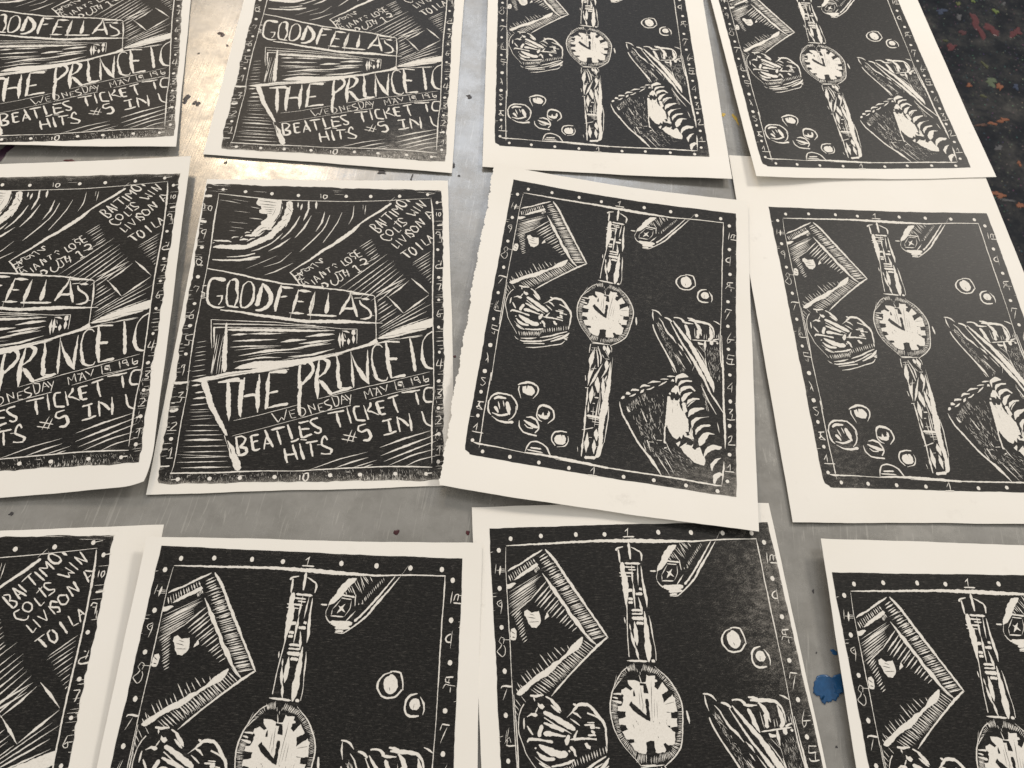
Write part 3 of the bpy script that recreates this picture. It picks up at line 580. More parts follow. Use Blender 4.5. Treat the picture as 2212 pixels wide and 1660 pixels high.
v 2464 8303 48 2496 8193 91 2631 8100 118 2859 8121 118 3046 8201 91
v 3046 8201 80 3117 8338 74 3101 8486 69 2916 8655 32
v 2464 8303 48 2466 8470 58 2558 8581 63 2689 8625 42
p 2504 8402 2645 8424 2677 8315 2744 8420 2852 8395 2880 8255 2946 8278 2952 8402 2893 8504 2801 8547 2621 8510 2526 8461
#printed_coin
v 1836 8705 21 1867 8886 68 2043 9045 68 2269 9073 94 2566 9092 67
v 2072 8567 37 2278 8538 106 2461 8595 105 2553 8706 79 2603 8863 78 2480 9013 52
v 2003 8671 53 2187 8737 131 2421 8807 157 2573 8826 79
v 2050 8798 37 2187 8881 68 2385 8883 63
#printed_coin
v 3670 8831 63 3411 8825 89 3222 8880 78 3122 9036 62 3155 9173 62 3295 9294 51
v 3722 8946 26 3755 9093 52 3687 9223 62 3621 9271 51 3360 9325 26
p 3227 9082 3285 8974 3452 8941 3542 9061 3501 8945 3599 8942 3655 9026 3655 9167 3567 9238 3348 9237 3252 9170
#printed_coin
v 2201 9683 20 2263 9476 62 2381 9309 82 2595 9269 77 2796 9302 72 3008 9413 77 3163 9629 51
s 77 2385 9479 2798 9471
s 66 2276 9554 2863 9571
s 51 2220 9651 2918 9613
'''
ART_N='''
#ruler_dot
o 708 209 82 64
o 1643 274 88 69
o 2745 323 89 75
o 3859 364 84 75
o 211 2457 95 64
o 238 3526 93 71
s 32 771 207 882 209
s 146 -35 488 183 482 293 484
s 148 -46 1464 132 1485 229 1501
o 5879 344 85 76
o 6920 320 91 76
o 8153 283 86 76
o 9364 185 81 71
o 9774 504 75 71
o 9792 2364 78 61
o 9827 3408 77 64
s 33 9399 179 9660 136
s 40 9774 504 10006 471
s 90 9770 1427 10040 1395
o 274 4469 86 60
o 239 5217 95 67
o 258 6149 79 60
s 79 -19 7040 260 7052 497 7032
s 105 -23 7082 312 7072
o 9822 4229 70 53
o 9812 5197 69 60
o 9841 6052 68 58
o 9827 6999 77 60
o 231 8739 84 65
o 694 9881 91 66
o 1774 9878 87 66
o 2814 9873 87 67
o 4007 9859 88 67
s 113 11 7915 153 7916 307 7857
s 83 6 9521 176 9514 334 9506
s 38 459 9896 637 9880
s 95 -26 7074 250 7075 508 7034
o 9803 7008 72 60
o 9812 7861 75 62
o 9843 8658 84 68
o 9820 9480 78 70
o 5937 9833 89 67
o 6992 9825 96 64
o 8265 9812 92 64
o 9375 9824 82 65
s 61 9423 9809 9603 9801
s 89 9695 8697 9794 8658
#ruler_numeral
s 38 -4 998 73 971 45 802 -25 790
s 50 248 1044 206 954 261 875 360 898 359 977 333 1068 275 1044
v 277 1788 37 133 1808 55 92 1880 55 184 1954 49 269 1902 37
t 55 283 1780 260 1927 219 2159
t 37 -38 1744 123 1748
s 39 171 2809 265 2819 251 2893 107 2895 76 3017 195 3100 267 3062 303 2965 173 2894
s 59 117 3101 366 3109
t 41 259 3014 296 3158
s 38 135 3910 197 3850 357 3883
t 40 355 3872 299 3990 264 4083
s 39 4792 273 4821 448
s 58 4922 310 5064 333 5071 414 4977 471 4917 419 4922 310
t 46 9744 883 9749 1070
s 46 9830 935 9916 906 9930 986 9872 1067 9829 1015 9844 908
s 51 9712 1755 9768 1676 9909 1699
t 57 9895 1700 9893 1959
s 32 9768 1780 9881 1778
s 32 9936 1855 9963 2061
v 9692 3029 56 9733 2954 43 9954 2900 43
v 9692 3042 49 9788 3078 80 10008 3050 68
t 44 9790 2790 9872 2801
s 37 9899 2977 9942 2775
s 42 9730 3648 9920 3651 9879 3744 9824 3891
t 34 310 4670 163 4831
s 45 146 4876 291 4841 301 4965 165 4978 150 4899 205 4853
s 44 145 5546 411 5501
s 38 145 5546 170 5678 298 5699
s 33 298 5699 475 5721
s 44 302 5721 302 5852 129 5853
s 43 170 6581 204 6507 300 6497 247 6602
t 43 283 6475 283 6666 256 6844
s 21 -3 6444 82 6444
s 21 32 6623 147 6592
s 26 6 6864 79 6864
s 36 9730 3647 9921 3638
t 42 9921 3633 9865 3756 9810 3903
s 41 9820 4599 9739 4789 9792 4835 9885 4823 9859 4717 9766 4765
s 39 9802 6298 9726 6498 9984 6497
t 51 9932 6253 9868 6629
s 23 9906 6387 10074 6386
s 28 9779 6782 10061 6782
s 24 9927 4491 10035 4490
s 23 9938 4928 10044 4927
s 22 9958 6673 10061 6684
s 42 212 7372 398 7342 282 7484
s 31 236 7494 503 7516
s 36 381 7505 337 7647 196 7656
s 31 36 7685 155 7686
s 45 155 8282 312 8244 347 8303 226 8400 148 8477
s 40 35 8495 372 8489
t 59 319 8979 303 9131 290 9291
s 25 319 8979 203 9092
s 39 175 9289 403 9283
s 54 4876 9813 4886 9956
s 69 5018 9786 4997 9916 5086 9992 5171 9918 5167 9769 5029 9777
s 38 9755 7270 9984 7270
s 49 9959 7281 9795 7419 9909 7441 9897 7504 9758 7525
s 48 9715 8129 9865 8109 9915 8191 9767 8334
s 42 9692 8354 9941 8345
t 46 9893 9007 9857 9282
s 36 9893 9017 9759 9144
s 31 9698 9281 9869 9292
#border_line
v 550 379 32 1274 439 64 2195 512 57 2948 566 58 4062 568 51 4935 561 45 6167 547 45 7724 464 39 9530 332 27
v 556 379 25 555 841 44 537 1154 75 538 1668 86 551 2322 54 550 2717 48 538 3275 41 500 3964 40
v 500 3964 40 480 4727 40 452 5134 50 447 5798 60 463 6551 43 503 7280 31
v 9515 373 33 9572 806 85 9586 1100 97 9613 1730 64 9619 2501 69 9595 3255 67 9572 3894 66 9580 5013 58 9593 5407 64 9632 7290 49 9579 8024 54 9576 8795 78 9581 9521 25
v 536 6993 21 520 7607 41 488 8304 46 488 9133 44 472 9508 39 434 9715 19
v 399 9711 58 1128 9712 73 2044 9715 68 2730 9696 73 3651 9687 49 4836 9700 39 5501 9669 59 6676 9633 60 7877 9605 66 8847 9613 71 9598 9635 46
#printed_scratch
t 45 102 -10 502 73
t 26 44 139 253 155
t 44 617 629 1034 671 1512 751
t 19 1132 589 1858 676
t 38 1939 871 2331 927
t 25 1281 1045 1943 1099
t 50 1930 1307 2494 1346
t 31 1155 1475 1919 1522
t 25 1210 1666 1783 1712
t 25 1178 1807 1474 1813
x 130 109 12 38 9725 4841 9747 4871 10026 25 9981
x 130 112 12 4837 9709 9724 9678 9963 9985 4869 10008
x 60 125 25 6957 9844 8881 9823 8884 9994 6967 9994
x 40 158 18 9576 7206 10085 7206 10038 9642 9748 9640
#printed_record
p 2211 528 3005 578 3171 574 3243 718 3237 904 3184 1168 3047 1405 2946 1588 2865 1706 2779 1669 2525 1803 2407 1933 2286 2036 2104 1888 2292 1680 2465 1548 2428 1472 2576 1352 2674 1258 2658 1128 2467 1133 2324 1084 2297 980 2389 952 2360 834 2218 798 2153 721
k 3187 587 3246 745 3203 1089 3047 1405 2945 1459 3105 1196 3169 1037 3197 799
l 45 2249 612 2682 653 2990 685
l 44 2280 744 2697 772 2975 792
l 44 2405 859 2929 872
l 38 2527 961 2913 965
l 32 2590 1025 2867 1045
l 31 2627 1103 2848 1111
l 25 2859 1202 2925 1069 2986 884
s 70 3117 588 3216 719 3240 930
t 44 2435 1523 2476 1419 2631 1350
l 37 2262 1859 2536 1675 2697 1658
l 31 2380 1933 2630 1775
v 1835 1894 49 1911 1854 74 2047 1864 37
s 49 2036 1788 2102 1774
v 2647 1698 81 2813 1720 93 2947 1704 62
v 1862 1990 74 2061 1970 123 2292 1986 92
t 92 2255 2012 2437 1957 2633 1800
v 1672 2162 73 1814 2122 110 2003 2131 61
v 1341 2094 49 1427 2042 73 1614 2038 37
t 49 1677 2099 1769 1997
t 104 1960 2207 2108 2116 2289 2062
v 622 2183 42 784 2198 79 1157 2198 91 1348 2231 49
s 42 600 2296 673 2257
v 651 2444 72 898 2415 181 1564 2427 242 1986 2394 200 2339 2237 275 2847 1999 277 3208 1608 312 3424 1344 314 3524 1002 317 3536 604 256
l 32 3482 871 3637 1025
l 32 3407 1188 3560 1080
l 25 3320 1399 3476 1317
l 26 3489 685 3537 870
l 25 3187 1660 3287 1581
v 2196 2564 24 2504 2471 73 2959 2250 61 3204 2043 68 3373 1861 25
v 1247 2791 36 1615 2777 60 2006 2728 78 2353 2641 72
v 698 2898 54 1108 2915 89 1766 2904 108 2153 2836 120 2568 2755 90
t 60 1979 2913 2213 2884 2422 2856
t 77 3873 635 3896 860
t 89 4059 683 4017 950
v 4315 583 84 4331 902 77 4235 1194 89 4168 1353 25
t 109 4635 561 4651 894
t 38 4315 876 4413 879
v 3320 2104 31 3639 1804 93 3852 1490 82 4012 1174 32
t 75 3520 1472 3442 1629
t 94 4481 1162 4223 1637 3881 2029
t 110 3718 2032 3318 2318 2862 2552
t 36 2073 3204 2699 2950 3256 2706
t 54 2751 3144 3390 2938 3830 2559
t 72 2815 3434 3271 3282 3927 2966
t 81 4479 1149 4236 1637 3894 2029
t 95 5028 977 4932 1413 4715 1768
v 5246 1117 32 5129 1460 63 4986 1723 50 4636 2089 62 4312 2400 61 4138 2553 24
v 5747 998 19 5569 1423 51 5347 1766 50 5053 2182 37
t 64 6232 693 6204 1145 6045 1477
t 32 6611 657 6617 870
t 45 6730 667 6703 1067
#printed_headline
v 556 3227 59 1171 3314 77 1976 3446 94 2516 3559 94 3051 3635 106 3587 3724 83 4251 3774 83 5212 3832 83
v 4398 3807 89 4931 3859 83 5462 3887 83 5993 3927 83 6260 3971 89 6528 4028 107 7060 4080 83 7220 4107 47
v 7246 4107 36 7301 4434 76 7343 4810 70 7340 5042 46 7366 5363 40 7377 5613 28
s 24 7220 4114 7290 4197
v 1296 4674 68 1916 4725 97 2699 4833 125 3478 4917 143 4519 5034 143 5293 5037 160 6068 5030 155 6847 5058 104 7601 5074 40
t 89 6212 4049 7059 4068
#printed_newspaper
v 7812 575 117 7328 907 129 6918 1155 96 6594 1372 76 6252 1693 157 5858 1985 162 5467 2249 142 5079 2485 135 4571 2844 103 4318 2997 79 3967 3223 60 3845 3322 60
t 26 7961 314 7683 551
t 16 7978 382 8083 569
v 3818 3310 60 4036 3489 89 4275 3750 77
t 103 8699 3452 9053 3717 9432 4016
t 90 7779 4155 8196 3873 8619 3539
t 36 7724 4108 7833 4191
t 106 7806 4167 8132 4449 8429 4729
t 95 8429 4718 8927 4393 9432 4052
p 7414 5590 7872 5383 8413 5195 8935 5052 9329 4933 9567 4884 9580 5164 9200 5305 8679 5423 8162 5541 7776 5600 7467 5613
l 29 8420 5471 9147 5328
l 23 8160 5472 8548 5378
l 29 7645 5544 8160 5472
l 23 8677 5308 9540 5210
t 85 7268 5783 7779 5701 8295 5687
t 57 8164 5631 9175 5466
t 69 8370 5585 8941 5513
t 46 7778 5656 8293 5585
p 2132 6626 2359 6498 2838 6390 3331 6367 3828 6365 4322 6319 5096 6228 6063 6046 7069 5773 7395 5591 7452 5726 7200 5840 6317 6045 5324 6314 4832 6426 4101 6580 3374 6711 2645 6775 1926 6879 1453 6962 979 7023 590 7011 726 6960 1005 6898 1432 6836 1903 6732 2630 6669 2990 6604 2501 6626
l 21 1446 6920 2155 6774
l 21 1917 6816 2759 6711
l 27 3371 6689 4098 6559
l 17 5319 6249 6313 5978
l 17 5820 6202 6820 5931
p 612 7001 970 6971 1268 7014 983 7044
#printed_lettering
s 76 6906 1483 7336 1772
s 63 6932 1456 7099 1439 7172 1516 7161 1594 7216 1580 7385 1616 7416 1693 7336 1772
s 76 7148 1281 7494 1561
s 76 7161 1281 7659 1480
s 51 7379 1459 7488 1392
s 70 7298 1199 7628 1389
s 51 7380 1144 7625 927
s 71 7529 982 7861 1227
s 71 7709 899 8097 1116
s 71 7820 816 8151 1022
s 58 7833 803 8089 811 7985 652
s 71 7971 639 8317 846
v 8023 462 65 8054 570 78 8228 687 91 8399 697 91 8469 615 78
s 65 8009 476 8137 460 8367 536 8469 615
t 98 8422 426 8624 503
s 63 7545 1794 7395 1874 7511 2001 7761 2047 7857 2020 7869 1942
s 63 7610 1689 7627 1766 7727 1837 7852 1860 7926 1799 7889 1696 7761 1629 7659 1636 7610 1689
s 63 7898 1532 8169 1730
s 38 8169 1730 8256 1630
s 70 7961 1290 8276 1520
s 38 7937 1422 8073 1262
s 70 8324 1178 8127 1182 8129 1261 8300 1349 8469 1333 8484 1385 8331 1493
s 71 8433 964 8860 1048
s 45 8860 1035 8773 930 8987 952
s 45 8987 952 8635 799
s 65 8854 538 9171 747
s 52 8727 676 9072 870
s 46 8869 544 9314 682
s 72 8996 413 9314 677
s 62 7862 2161 8129 2347
s 44 8129 2347 8195 2231
s 56 8024 2030 8325 2229
s 44 8133 1963 8477 2073
s 50 8477 2073 8282 1811
s 57 8398 1731 8681 1933
s 76 8671 1643 8460 1621 8477 1750 8729 1772 8814 1874 8702 1876
s 70 8865 1483 8668 1487 8641 1565 8784 1693 8924 1690 8979 1585 8865 1457
s 77 8835 1273 9105 1518
s 58 8863 1273 9260 1397
s 77 9260 1397 9003 1151
s 71 9258 907 9501 1181
s 65 9286 893 9544 914
s 39 9401 1104 9515 995
s 44 8231 2549 8489 2379
s 93 8325 2484 8645 2681
s 81 8625 2288 8571 2365 8684 2516 8850 2589 8905 2512 8848 2386 8680 2287
s 82 8858 2105 9180 2381
s 63 9080 1972 9291 2200
s 44 9305 2213 9458 2146
s 63 9346 1813 9514 2133
s 57 9360 1826 9584 1951
s 44 9402 1993 9542 1913
s 43 6301 2484 6433 2418
s 74 6328 2483 6532 2706
s 49 6533 2718 6692 2652
s 49 6418 2608 6603 2528
s 61 5824 2844 6013 3039
s 61 6013 3039 6170 2974
s 61 5981 2767 6028 2865 6194 2937 6272 2886 6225 2787 6099 2714 5993 2754
s 55 6332 2534 6172 2587 6232 2687 6395 2683 6428 2783
s 25 6169 2537 6063 2577
s 49 5503 3049 5524 2974 5660 2997
s 42 5585 3072 5708 3107
s 48 5231 3177 5399 3100
s 60 5323 3151 5428 3296
s 66 4985 3267 5192 3507
s 48 4985 3267 5263 3396
s 66 5287 3372 5118 3265
s 60 4786 3429 4955 3680
s 42 4786 3429 5077 3557
s 36 4905 3572 5005 3498
s 59 4693 3575 4881 3741
s 79 6312 3096 6388 3020 6615 3226
s 67 6539 3289 6695 3212
s 43 6604 3016 6789 2951
s 80 6594 2842 6658 2778 6807 2776 6865 2849 6764 2988
s 67 6764 2988 6950 2923
s 60 5463 3563 5527 3707 5663 3753 5765 3703 5781 3558
s 60 5781 3558 5689 3389 5603 3317
s 60 5628 3292 5787 3265 5942 3189 5977 3311
s 54 5790 3314 5964 3506 5891 3604 5757 3582
s 48 5969 3188 5919 3238 6066 3431
s 36 5951 3311 6160 3234
s 36 6037 3407 6220 3331
s 54 6075 3174 6212 3429
s 89 5103 3714 5232 3663 5370 3733 5351 3830
s 53 5134 3761 5219 3832
s 42 4422 3507 4299 3606 4390 3724 4491 3675
s 42 4433 3628 4641 3721
s 53 4364 3725 4500 3771
s 67 5079 2809 4996 2786 4947 2837 5116 2920
s 55 4795 2939 5118 2945
s 48 4719 2989 4943 3096
s 48 4619 3065 4690 2965 4775 3013
s 48 4541 3091 4761 3161
s 48 4417 3191 4543 3116 4606 3212 4477 3263 4366 3216
s 48 4219 3341 4315 3242
s 60 4096 3440 4192 3341 4361 3435
s 60 4318 3533 4138 3584 4020 3465 4120 3415
s 42 4098 3318 4248 3486 4173 3535
s 42 4153 3342 4267 3413 4339 3339
s 42 4339 3339 4247 3218 4402 3167
s 27 6704 7255 7450 7119 8454 6914 9471 6706
s 27 8213 7299 8843 7214 9476 7107
s 38 8128 7022 8211 7236
s 60 8407 7022 8280 7043 8270 7108 8410 7129
s 38 8406 7000 8488 7214
t 72 8746 6892 8842 7161
s 55 9013 6870 8886 6892 8888 6978 9066 6957
s 39 8987 6848 9132 7064
s 44 9217 6827 9258 7021
s 55 9258 6978 9422 6913 9424 7010 9297 7043
s 38 7305 7255 7480 7255
s 31 2339 8222 3198 8067 4630 7747
s 25 2362 8674 3026 8542 3716 8389 4673 8174
s 52 3668 8009 3941 8281
s 41 3941 8281 4042 8131 4147 8212
s 36 4147 8212 4194 7889
s 36 4283 7930 4403 8152 4569 8133
s 36 4331 7930 4495 7890
s 36 4366 8032 4508 8012
s 32 5317 7573 6309 7355 7048 7196 8174 6992
s 37 4673 8174 5496 7974 6338 7812 6532 7772
s 33 7192 7596 8186 7376 9447 7120
s 47 4638 7829 4713 8093
s 47 4638 7829 4835 7870 4895 7993 4809 8093 4713 8093
s 52 4944 7748 5115 8034
s 42 4945 7758 5249 7912
s 47 5249 7912 5147 7717
s 47 5320 7749 5398 7953
s 37 5319 7738 5522 7697
s 37 5341 7851 5484 7821
s 42 5398 7953 5566 7944
s 58 5709 7584 5544 7667 5599 7739 5822 7791 5804 7873 5685 7913
s 48 5800 7501 5958 7812
s 53 5824 7480 6022 7501 6081 7647 6065 7771 5958 7812
s 43 6166 7449 6186 7750
s 48 6167 7459 6400 7626
s 32 6201 7605 6298 7585
s 48 6289 7439 6497 7606
s 43 6512 7428 6494 7751
s 43 6992 7334 7092 7585
s 32 7004 7334 7159 7439 7200 7228
s 49 7200 7228 7337 7502
s 43 7462 7206 7461 7481
s 49 7462 7206 7673 7450
s 33 7457 7376 7556 7344
s 54 7574 7174 7780 7291
s 44 7862 7110 7807 7344
s 44 8125 7035 8221 7291
s 55 8404 7056 8277 7056 8280 7142 8420 7163
s 44 8390 7013 8497 7206
s 44 8783 6992 8838 7153
s 44 9012 6991 9128 7077
s 66 9267 6991 9344 7034 9420 6991
#printed_hatching
h 50 7 6550 2302 7055 1984 7082 2845 7398 2614
h 66 8 5870 3870 7684 2609 7287 4424 8536 3418
t 43 8745 2893 9514 2426
h 43 9 8760 2980 9514 2553 9445 3602 9527 3528
t 31 6816 2950 7344 2640
t 47 7360 4291 7645 4133
h 53 6 7381 4481 7703 4264 7402 5294 8377 4730
t 78 7296 4017 8482 3455
t 66 7354 4137 8379 3652
h 58 4 7431 5363 9513 4220 7897 5337 9514 4790
t 34 7463 5522 7869 5291
t 33 597 5775 947 5719
h 38 7 591 5949 953 5894 587 6865 1121 6793
t 53 653 7156 969 7106
t 27 400 6708 552 6677
t 89 664 7159 982 7119
t 89 812 7375 1141 7336
t 104 773 7558 1267 7510
t 67 725 7750 1325 7704
h 36 4 688 7870 1377 7865 723 8178 1613 8137
h 45 8 727 8326 1834 8326 658 9408 2452 9393
t 39 534 9190 1499 9230 2315 9259
t 83 735 9567 1558 9560 2455 9562
t 75 742 8773 1416 8761 2075 8787
t 89 7660 9052 8486 8811 9570 8546
t 98 7697 9296 8616 9009 9744 8677
t 88 7826 9461 8743 9167 9745 8867
t 72 8001 9577 8868 9285 9697 9104
t 61 8585 9611 9115 9422 9869 9282
t 60 5181 9675 6210 9381 7228 9176
t 76 6088 9628 6692 9462 7261 9332
t 45 6681 9633 7057 9541 7581 9411
t 45 7086 9618 7442 9535
#printed_title
s 104 4652 4802 5016 4822 5796 4843
v 4895 3991 18 4857 4346 87 4806 4650 104 4771 4836 40
t 17 4802 4743 4786 5134
v 5419 4019 18 5424 4244 76 5398 4574 174 5387 4760 115
v 6310 3923 30 6272 4162 77 6130 4401 117 6014 4613 145 5909 4789 69
v 6334 4090 30 6447 4444 105 6540 4678 134 6615 4863 75
s 116 6090 4577 6455 4573
t 118 6724 4228 7068 4243
s 47 6433 4208 6749 4192
v 6661 4276 53 6734 4417 105 6924 4533 99 7087 4648 93 7145 4765 87 7098 4882 93 6944 4930 104 6736 4931 40
s 29 7147 4811 7278 4822
v 1343 3634 176 1104 3601 176 891 3568 117 769 3618 105 716 3760 105 700 3973 116 722 4183 103 737 4345 103 837 4482 103 1005 4573 102 1212 4594 103 1438 4569 29
v 1297 4165 87 1278 4363 75 1198 4502 57
s 69 1072 4202 1300 4181
l 23 1186 4271 1241 4455
v 1525 3631 59 1447 3798 82 1445 4034 81 1475 4314 86 1559 4522 97 1770 4566 103 1978 4587 86
v 1551 3631 88 1702 3593 117 1796 3699 135 1814 3912 134 1891 4170 87 1871 4380 98 1818 4542 69
v 2209 3670 53 2070 3790 76 2026 4027 70 2018 4332 86 2077 4563 80 2209 4585 86 2331 4537 115 2485 4350 127 2502 4092 105 2470 3856 88 2343 3692 70 2209 3670 53
v 2793 3733 47 2759 3971 146 2705 4254 162 2665 4534 172
v 2792 3721 88 2997 3897 176 3157 4132 175 3186 4366 162 3054 4553 161 2861 4659 143 2632 4673 86
v 3532 3771 47 3502 3962 146 3457 4246 145 3412 4526 144 3408 4711 69
v 3540 3843 76 3753 3864 135 4018 3884 41
t 99 3531 4209 3826 4171
v 4233 3929 47 4181 4190 117 4119 4472 133 4084 4751 57
t 23 4027 4705 4015 5073
v 4237 3976 88 4474 3973 147 4740 4005 41
t 105 4197 4342 4499 4362
v 3955 4752 29 4240 4761 126 4525 4769 40
v 4896 3991 24 4817 4276 105 4767 4581 133 4760 4790 58
t 23 4782 4743 4782 4882
t 23 4747 4928 4753 5134
s 58 472 3846 624 3832
s 69 455 4046 621 4114
s 69 458 4209 635 4195
s 46 495 4278 670 4253
s 46 522 4138 627 4149
#printed_window
v 1014 5006 45 1637 5028 28 2403 5052 51 3427 5078 45 4202 5139 40 5007 5177 34
v 1001 5006 39 1050 5298 39 1106 5630 44 1187 5959 22
v 1101 5152 34 1910 5158 67 2927 5161 51 5010 5212 34 6143 5293 17
v 1134 5275 73 1673 5260 50 2941 5274 39 5014 5257 23
v 1156 5252 84 1180 5475 83 1230 5696 55 1257 5937 22
v 1600 5115 84 1638 5518 122 1665 5849 165 1692 6175 180 1738 6540 162 1769 6732 107
v 1687 5350 56 1938 5342 123 2697 5344 140 3459 5349 141 4224 5355 130 5022 5359 102 5760 5341 23
t 55 1309 5497 1317 5850 1306 6154
t 43 1409 5496 1358 6391 1331 6815
t 43 1547 5496 1488 6283 1490 6815
t 32 1562 6132 1575 6816
t 38 1658 6498 1669 6795
t 70 1294 6154 1302 6497 1287 6773
t 43 1340 6283 1303 6794
t 111 1841 5528 2162 5493 2464 5486
t 112 2463 5480 3092 5464 3726 5460
t 28 2967 5477 3978 5435
t 111 1921 5727 2743 5690 3597 5658
t 140 3734 5750 4132 5692 4712 5654
t 141 4653 5565 5259 5493 5770 5477
t 112 4421 5801 5025 5741 5782 5646
t 83 1852 5925 2520 5890 3773 5872
t 55 2041 6023 2779 5954 3528 5929
t 127 2217 6207 3290 6040 4638 5955
t 112 3791 6038 4907 5854 5533 5738
t 39 2569 6239 3549 6105 4549 6077
t 93 2050 6412 3069 6259 3816 6256
t 111 4063 6233 4934 6163 5803 5959
t 33 3826 6343 4811 6186
v 4531 5159 40 5308 5220 34 6084 5282 40 6626 5289 40
v 6626 5289 29 6633 5505 40 6640 5775 23
t 45 4284 5252 5054 5257 5572 5309
t 113 5965 5419 5969 5668 6025 5936
t 124 6066 5396 6079 5599 6111 5890
t 85 6037 5351 6219 5372 6350 5416
s 142 6486 5313 6496 5483
t 113 6496 5483 6512 5776
t 124 6310 5598 6328 5822
s 85 6084 5667 6213 5688
t 40 6146 5441 6207 5598
t 85 4672 5565 5175 5482 5736 5444
t 67 4589 5767 5218 5695 5602 5715
t 67 4754 5899 5229 5829 5658 5782
#printed_lettering_large
v 7410 5477 23 7384 5479 23
v 4656 6470 137 4797 6382 110 4951 6425 137 5051 6576 82 5025 6706 82 4846 6920 108 4714 7090 80
v 5244 6337 55 5240 6597 126 5204 6919 135 5208 7258 134
v 5217 6304 110 5392 6292 138 5574 6379 154 5598 6531 137 5500 6726 109 5288 6877 54
v 5294 6962 27 5430 7110 124 5614 7256 161
t 139 5537 6215 5887 6158 6175 6112
v 5887 6158 44 5971 6486 116 5992 6811 136 6063 7131 151 6083 7256 135
v 6106 7226 81 6553 7226 70
v 6425 6044 28 6488 6484 72 6549 6917 120 6603 7215 54
v 6470 6155 28 6612 6440 83 6774 6658 165 6988 6916 164 7173 7109 27
v 7067 5986 28 7082 6482 111 7112 6873 121 7173 7109 33
v 7632 5905 45 7526 5815 74 7373 5827 68 7263 5951 73 7238 6262 78 7287 6525 111 7384 6743 127 7467 6915 110 7647 7001 110 7823 6979 66 7870 6872 22
t 44 7285 6786 7443 6958 7647 7012
v 7754 5702 57 7829 6038 141 7853 6370 156 7940 6698 138 8010 6915 83
v 7270 5817 28 7754 5702 102 8296 5721 57
s 129 7901 6293 8220 6270
v 7998 6915 55 8250 6860 110 8553 6816 127
v 8682 5583 57 8765 5922 125 8835 6256 129 8908 6696 122
t 46 8682 5583 9201 5489
v 9567 5349 75 9358 5465 69 9203 5671 40 9166 5920 74 9183 6255 141 9262 6454 140 9366 6564 123 9598 6597 84
s 121 1027 7023 1219 7293
v 1588 7046 42 1945 6995 133 2375 6943 133
s 79 1946 7005 2034 7253
v 2540 6902 53 2525 7132 106 2504 7319 132
v 3065 6796 43 3099 7049 96 3074 7320 106
v 3429 6753 54 3426 7028 107 3451 7321 132
v 3427 6742 81 3770 6720 135 4090 6709 162
s 43 3861 6656 4156 6634
v 4539 6492 109 4545 6814 108 4589 7256 117
v 4830 6404 55 5014 6512 126 5052 6663 120 4924 6899 119 4628 7153 96
v 1057 6994 212 1267 7367 209 1480 7775 196 1664 8018 180 1904 8317 153 2081 8535 126 2174 8672 86
v 2076 8652 30 2273 9001 30 2374 9193 50
v 2219 8808 35 2367 9002 150 2467 9194 223 2621 9442 246 2725 9668 234
l 40 2346 9021 2420 9194
l 35 2144 8633 2239 8789
v 1962 7039 106 2033 7412 157 2097 7820 155 2147 8061 128 2174 8230 26
v 2491 6998 160 2480 7414 184 2516 7822 156 2535 8024 129 2585 8124 26
v 1601 7059 53 2079 7008 106 2565 6998 107
v 3066 6999 107 3085 7416 158 3127 7724 156 3163 7987 36
v 2589 7497 105 2800 7456 116 3041 7447 132
v 3408 6999 134 3449 7417 132 3453 7826 130 3437 7887 78
v 3494 7386 63 3660 7355 116 3826 7324 106
v 3504 7847 78 3761 7787 104 4235 7716 120
v 4596 7417 132 4638 7829 131 4694 8073 104
v 4623 7686 79 4633 7417 132 4603 6997 124
v 4569 7145 80 4755 7039 107 4849 6997 54
v 5232 6996 135 5258 7313 149 5288 7573 37
v 5343 6996 135 5557 7207 161 5770 7417 133 5820 7438 53
v 6038 6995 163 6105 7270 135
v 5770 7417 53 6060 7334 118 6304 7270 135 6524 7207 108
v 6562 6994 109 6597 7186 81
t 82 7038 6993 7169 7100
#printed_lettering_medium
v 2506 8695 91 2565 8927 100 2679 9215 124
v 2486 8714 76 2693 8686 91 2844 8756 101 2794 8891 100 2671 9005 100
v 2671 9005 90 2884 9026 115 2948 9142 114 2842 9217 114 2636 9234 74
s 91 3022 8679 3300 8642
v 3022 8679 91 3099 8894 115 3176 9106 110
s 85 3073 8874 3300 8818
v 3176 9106 100 3314 9088 90 3402 9050 50
v 3494 8506 76 3643 8742 111 3854 9015 90
v 3570 8722 51 3546 8897 75 3545 9071 50
s 65 3548 8916 3757 8899
s 92 3708 8507 4194 8411
v 3923 8528 76 4018 8725 101 4115 8940 60
v 4282 8352 77 4404 8590 112 4497 8787 101
v 4459 8865 76 4642 8817 86 4736 8769 86
v 4246 9057 75 4318 9269 109 4399 9469 74
v 4538 8943 75 4634 9175 100 4750 9377 65
s 85 4338 9240 4638 9214
v 4684 8274 87 4712 8314 87
v 4696 8394 77 4760 8553 102 4841 8760 101
s 88 4688 8314 5039 8245
s 87 4778 8493 5086 8475
v 4852 8750 91 5012 8692 102 5197 8644 87
v 5355 8156 78 5155 8195 93 5090 8276 88 5269 8396 103 5468 8477 118 5500 8577 102 5408 8616 92 5262 8575 77
v 5694 8025 52 5958 7986 89 6297 7935 95
v 6034 8016 79 6099 8240 115 6198 8441 62
v 6388 7833 37 6477 8079 95 6579 8322 68
v 6855 7803 80 6659 7834 90 6669 7998 95 6780 8222 94 7101 8243 89
v 7002 7772 37 7086 7958 80 7198 8213 79
v 7246 7679 91 7251 7793 91 7159 7938 69 7335 7979 80 7588 8072 37
s 81 7470 7669 7768 7628
v 7470 7669 107 7554 7877 133 7649 8062 106
s 80 7554 7877 7777 7836
s 90 7662 8062 7847 8031
s 87 7878 7565 8290 7450
v 8091 7523 65 8174 7753 97 8296 8002 80
